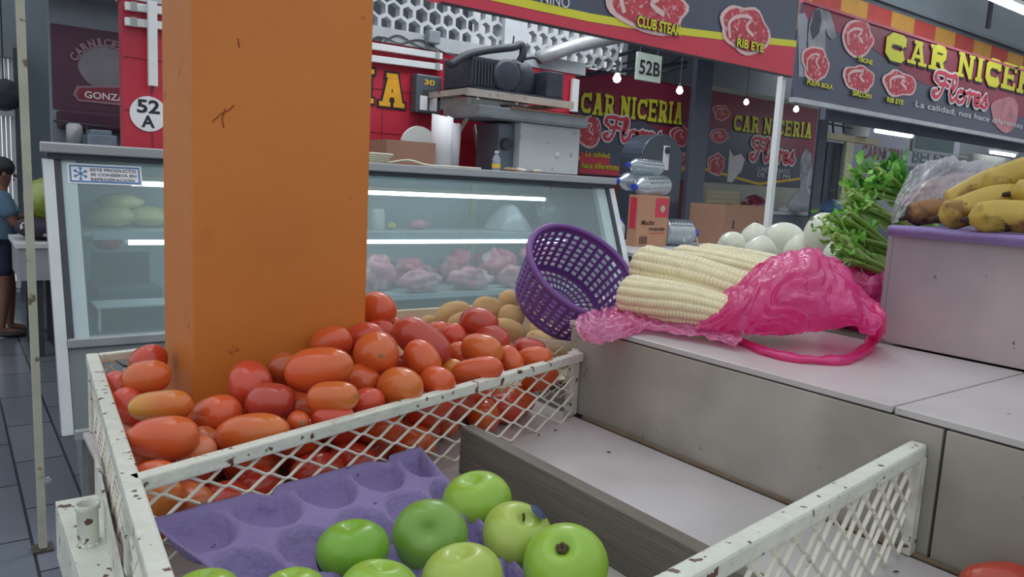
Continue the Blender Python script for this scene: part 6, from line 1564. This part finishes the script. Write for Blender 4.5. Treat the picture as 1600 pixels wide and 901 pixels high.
# ================================================================ LEFT HALL
Yb = 8.035
x0, x1 = PY(81, 100, Yb).x, PY(215, 100, Yb).x; zt_, zb_ = PY(81, 36, Yb).z, PY(82, 168, Yb).z
gz = thing('dim_butcher_banner', 'dim purple brown banner with pale arched lettering CARNICERIA GONZA left of the red panel', 'banner', ((x0+x1)/2, Yb, zb_))
obj('banner_sheet', B(x0, x1+.4, Yb, Yb+.02, zb_, zt_), mat('dusky_plum', S(86, 52, 72), .6, var=.1, scale=1.5), gz)
M_dp = mat('dim_print_pink', S(150, 118, 128), .6); M_dr = mat('dim_print_red', S(132, 50, 66), .6); M_dc = mat('dim_print_grey', S(130, 126, 134), .6, var=.15, scale=6)
cen = PY(183, 140, Yb-.004); sc_ = (PY(183, 100, Yb).z-cen.z)/40
def pz(a, b, yo): v = PY(a, b, Yb-yo); return v
bm = NB(); disc(bm, PY(163, 95, Yb).x, PY(163, 106, Yb).z, 36*sc_, 34*sc_, Yb-.004, 30, .1, 1); obj('emblem', bm, M_dc, gz)
bm = NB(); flatpoly(bm, [pz(a, b, .008) for a, b in [(114, 148), (120, 134), (200, 134), (200, 166), (122, 158)]]); obj('emblem_plate', bm, M_dp, gz)
bm = NB(); flatpoly(bm, [pz(a, b, .010) for a, b in [(119, 147), (124, 137), (200, 137), (200, 161), (124, 155)]]); obj('red_plate', bm, M_dr, gz)
bm = NB(); text_bm(bm, 'GONZALEZ', PY(132, 153, Yb).x, PY(222, 153, Yb).x, PY(132, 153, Yb).z, PY(132, 142, Yb).z, Yb-.014, bold=.02); obj('lettering', bm, M_pwhite, gz)
arc = 'CARNICERIA'; n = len(arc); ax_, az_ = PY(168, 120, Yb).x, PY(168, 120, Yb).z; ra = 52*sc_
for k, ch in enumerate(arc):
    th = math.radians(152-k*12.5); cxx, czz = ax_+ra*math.cos(th), az_+ra*math.sin(th)
    bm = NB(); hw = 5.2*sc_*(.5 if ch == 'I' else 1); hh = 6.5*sc_; text_bm(bm, ch, -hw, hw, -hh, hh, 0, bold=.05)
    rt = th-PI/2
    for v in bm.verts: x, z = v.co.x, v.co.z; v.co = Vector((cxx+x*math.cos(rt)-z*math.sin(rt), Yb-.012, czz+x*math.sin(rt)+z*math.cos(rt)))
    obj('arched_letter', bm, M_dp, gz)
x0, x1 = PY(93, 190, 7.8).x, PY(215, 190, 7.8).x
tag(obj('rolled_awning', B(x0, x1, 7.72, 8.058, PY(93, 200, 7.8).z, PY(93, 170, 7.8).z), mat('dusky_plum_cloth', S(74, 44, 62), .8, var=.12), bevel=.03, origin='base'), 'dark plum folded awning right below the dim butcher banner', 'awning')
# objects on a far counter under it
x0, x1 = PY(96, 240, 7.0).x+.12, PY(200, 240, 7.0).x+.1; zc0 = PY(96, 226, 7.0).z
fl = thing('far_left_counter', 'grey stall counter behind the left end of the fridge', 'counter', ((x0+x1)/2, 7.2, 0))
obj('counter_body', B(x0, x1, 7.0, 7.5, 0, zc0), mat('far_counter_grey', S(108, 116, 122), .5, var=.08), fl, bevel=.01)
tag(obj('weighing_scale', (lambda b_: (box(b_, PY(140, 220, 7.0).x, PY(185, 220, 7.0).x, 7.05, 7.35, zc0+.001, zc0+.10), box(b_, PY(145, 220, 7.0).x, PY(178, 220, 7.0).x, 7.08, 7.32, zc0+.10, zc0+.14), b_)[-1])(NB()), mat('pale_blue_grey', S(130, 144, 160), .45), bevel=.008, origin='base'), 'pale blue grey scale on the far counter, above the fridge top at the left', 'scale')
tag(obj('steel_jars', (lambda b_: (lathe(b_, [(.0001, 0), (.06, 0), (.06, .16), (.04, .18), (.0001, .18)], (PY(122, 220, 7.0).x, 7.2, zc0+.001), seg=16), b_)[1])(NB()), M_alu, smooth=True, origin='base'), 'dull metal canister on the far counter left of the scale', 'canister')
p = PY(105, 205, 7.6); tag(obj('hook_rack', (lambda b_: (tube(b_, [p+Vector((-.1, 0, .08)), p+Vector((.3, 0, .06))], .01, 6), tube(b_, [p, p+Vector((0, 0, -.22))], .012, 6), tube(b_, [p+Vector((.15, 0, .06)), p+Vector((.15, 0, -.1))], .012, 6), b_)[-1])(NB()), M_dark, origin='base'), 'thin dark hooks hanging under the plum awning', 'hook')
# bright barred gate
Yw = 9.4
x0, x1, z0, z1 = RY(-60, 82, 24, 330, Yw)
gt = thing('barred_gate', 'white barred gate with daylight behind it at the far left edge', 'gate', ((x0+x1)/2, Yw, 0))
struct('window_1', B(x0, x1, Yw+.12, Yw+.14, .2, z1), mat('daylight_panel', (.8, .8, .8), .5, emit=(.82, .90, 1.0), estr=.85))
for k in range(12): obj('bar', B(x0+k*(x1-x0)/12, x0+k*(x1-x0)/12+.03, Yw, Yw+.03, .1, z1), M_white, gt)
for z in (.15, 1.0, 1.9): obj('cross_rail', B(x0, x1, Yw-.032, Yw-.001, z, z+.07), M_white, gt)
obj('gate_jamb', B(x1, x1+.12, Yw-.05, Yw+.1, 0, z1+.1), mat('dark_jamb', S(84, 90, 100), .6), gt)
obj('lintel', B(x0, x1, Yw-.05, Yw+.1, z1+.001, z1+.18), M_grey, gt)
p = PY(6, 148, 9.0); bm = NB(); blob(bm, p, .17, .12, .15, 24, 16, .15, 2, 3)
hg = thing('hanging_dark_bundle', 'dark rounded bundle hanging before the barred gate', 'bundle', p)
obj('bundle_body', bm, M_dark, hg, smooth=True); obj('hanging_cord', tube(NB(), [p+Vector((0, 0, .14)), p+Vector((0, 0, 1.2))], .008, 6), M_dark, hg)
# left table with cloth and green bag
Yt = 6.6
x0, x1 = PY(24, 380, Yt).x, PY(120, 380, Yt).x; zt_ = PY(40, 380, Yt).z
tb_ = thing('white_stall_table', 'white table at the left behind the thin cream pole', 'table', ((x0+x1)/2, Yt+.4, 0))
obj('table_top', B(x0, x1, Yt, Yt+.8, zt_-.04, zt_), M_white, tb_, bevel=.005)
obj('apron', B(x0+.02, x1-.02, Yt+.02, Yt+.78, zt_-.28, zt_-.0405), mat('dull_white_apron', S(164, 168, 172), .5, var=.05), tb_)
for x in (x0+.10, x1-.15):
    for y in (Yt+.08, Yt+.65): obj('leg', B(x, x+.07, y, y+.07, 0, zt_-.2805), mat('dark_leg', S(64, 64, 72), .6), tb_)
tag(obj('dotted_cloth_roll', (lambda b_: (blob(b_, ((x0+x1)/2, Yt+.35, zt_+.088), (x1-x0)*.46, .26, .085, 30, 18, .08, 2, 5), b_)[-1])(NB()), mat('polka_dot_cloth', S(50, 42, 58), .8, var=.1, spots=(14, .60, .62, S(196, 196, 204))), smooth=True, origin='base'), 'dark cloth with white dots bunched on the white table', 'cloth')
p = PY(58, 325, Yt+.35); bm = NB(); blob(bm, (p.x+.06, Yt+.35, zt_+.19+.13), .15, .14, .15, 30, 18, .15, 3, 4)
tag(obj('yellow_green_bag', bm, film('yellow_green_film', S(190, 206, 90), clear=.1, gloss=.2), smooth=True, origin='base'), 'yellow green plastic bag of produce on the dotted cloth', 'bag')

# ================================================================ PERSON
foot = PZ(24, 524, 0); PXs = Vector((foot.x-.02, foot.y, 0)); PXs = PZ(6, 524, 0)
def skin(name, verts, edges, radii, m, parent, root=0, levels=2):
    me = bpy.data.meshes.new(name); me.from_pydata([tuple(v) for v in verts], edges, []); me.update()
    o = bpy.data.objects.new(name, me); C.objects.link(o); o.parent = parent; me.materials.append(m)
    s = o.modifiers.new('skin', 'SKIN'); s.use_smooth_shade = True
    for i, r in enumerate(radii):
        rr = r if isinstance(r, tuple) else (r, r); me.skin_vertices[0].data[i].radius = rr; me.skin_vertices[0].data[i].use_root = (i == root)
    u = o.modifiers.new('sub', 'SUBSURF'); u.levels = levels; u.render_levels = levels
    return o
pe = thing('person', 'person in grey blue shirt and dark shorts at the left edge, reaching right', 'person', PXs)
hgt = 1.50
# local frame: +x is where the person faces (to the right in the picture)
V_ = [(0, 0, .80), (0, 0, .92), (.0, 0, 1.06), (.0, 0, 1.17), (.01, 0, 1.235), (.03, 0, 1.30), (.035, 0, 1.37), (.035, 0, 1.44),   # 0-7 spine to crown
      (.0, -.075, .78), (.02, -.08, .42), (-.02, -.085, .07), (.10, -.09, .03), (.16, -.09, .025),                                 # 8-12 near leg
      (.0, .075, .78), (.06, .08, .42), (.05, .085, .07), (.17, .09, .03), (.23, .09, .025),                                      # 13-17 far leg
      (.01, -.155, 1.17), (.09, -.18, .95), (.28, -.13, 1.0), (.345, -.12, 1.02),                                                  # 18-21 near arm
      (.01, .155, 1.17), (.07, .18, .95), (.26, .15, 1.02), (.325, .14, 1.05)]
E_ = [(0, 1), (1, 2), (2, 3), (3, 4), (4, 5), (5, 6), (6, 7), (0, 8), (8, 9), (9, 10), (10, 11), (11, 12), (0, 13), (13, 14), (14, 15), (15, 16), (16, 17), (3, 18), (18, 19), (19, 20), (20, 21), (3, 22), (22, 23), (23, 24), (24, 25)]
R_ = [(.11, .14), (.11, .13), (.11, .14), (.10, .14), .05, (.07, .065), (.088, .075), (.06, .055), .075, .052, .032, .03, .022, .075, .052, .032, .03, .022, .048, .038, .028, .026, .048, .038, .028, .026]
def finger(V, E, R, root_i, off, dirs, r):
    base = Vector(V[root_i])+Vector(off); i0 = len(V); V.append(tuple(base)); R.append(r); E.append((root_i, i0)); p = base
    for d in dirs: p = p+Vector(d); V.append(tuple(p)); R.append(r*.85); E.append((len(V)-2, len(V)-1))
for hi_, sd in ((21, -1), (25, 1)):
    for k, (dy, l) in enumerate([(-.024, .85), (-.008, 1.0), (.008, .95), (.024, .75)]):
        finger(V_, E_, R_, hi_, (.028, dy, 0), [(.026*l, 0, -.004), (.022*l, 0, -.012)], .0085)
    finger(V_, E_, R_, hi_, (.008, -sd*.026, .008), [(.020, -sd*.012, -.002), (.018, 0, -.006)], .009)
M_skin = mat('brown_skin', S(122, 84, 70), .5, var=.05)
skin('body', V_, E_, R_, M_skin, pe)
SHV = [(0, 0, .76), (0, 0, .92), (0, 0, 1.06), (0, 0, 1.175), (.012, 0, 1.215), (.01, -.15, 1.165), (.065, -.185, 1.0), (.01, .15, 1.165), (.055, .185, 1.0)]
skin('shirt', SHV, [(0, 1), (1, 2), (2, 3), (3, 4), (3, 5), (5, 6), (3, 7), (7, 8)], [(.135, .165), (.135, .16), (.135, .165), (.12, .155), .07, .07, .062, .07, .062], mat('grey_blue_shirt', S(86, 112, 136), .8, var=.06), pe, root=1)
skin('shorts', [(0, 0, .80), (0, -.075, .74), (.015, -.082, .50), (0, .075, .74), (.05, .082, .50)], [(0, 1), (1, 2), (0, 3), (3, 4)], [(.13, .155), .098, .078, .098, .078], mat('dark_navy_shorts', S(42, 46, 68), .8, var=.08), pe)
bm = NB(); blob(bm, PXs+Vector((.012, 0, 1.405)), .112, .092, .095, 24, 16, .06, 3, 1)
obj('hair', bm, mat('dark_hair', S(34, 32, 38), .6, var=.2), pe, smooth=True)
bm = NB(); blob(bm, PXs+Vector((.125, 0, 1.345)), .020, .014, .016, 12, 8, .05); blob(bm, PXs+Vector((.112, 0, 1.31)), .012, .022, .006, 12, 8, .05)
blob(bm, PXs+Vector((.04, -.085, 1.35)), .016, .01, .024, 12, 8, .05); blob(bm, PXs+Vector((.04, .085, 1.35)), .016, .01, .024, 12, 8, .05)
obj('face_features', bm, M_skin, pe, smooth=True)
bm = NB()
for s in (-1, 1): blob(bm, PXs+Vector((.108, s*.03, 1.372)), .010, .010, .006, 10, 8, 0)
obj('eyes', bm, M_black, pe, smooth=True)
for o in pe.children:
    if o.name.startswith('body') or o.name.startswith('shirt') or o.name.startswith('shorts'): pass
for k, (vx, vy) in enumerate([(.06, -.09), (.13, .09)]):
    bm = NB(); blob(bm, PXs+Vector((vx, vy, .028)), .125, .048, .027, 20, 12, .03, 2, k, zcut=-.025); obj('shoe', bm, mat('dark_shoe', S(48, 42, 46), .6), pe, smooth=True)
bpy.context.view_layer.update()
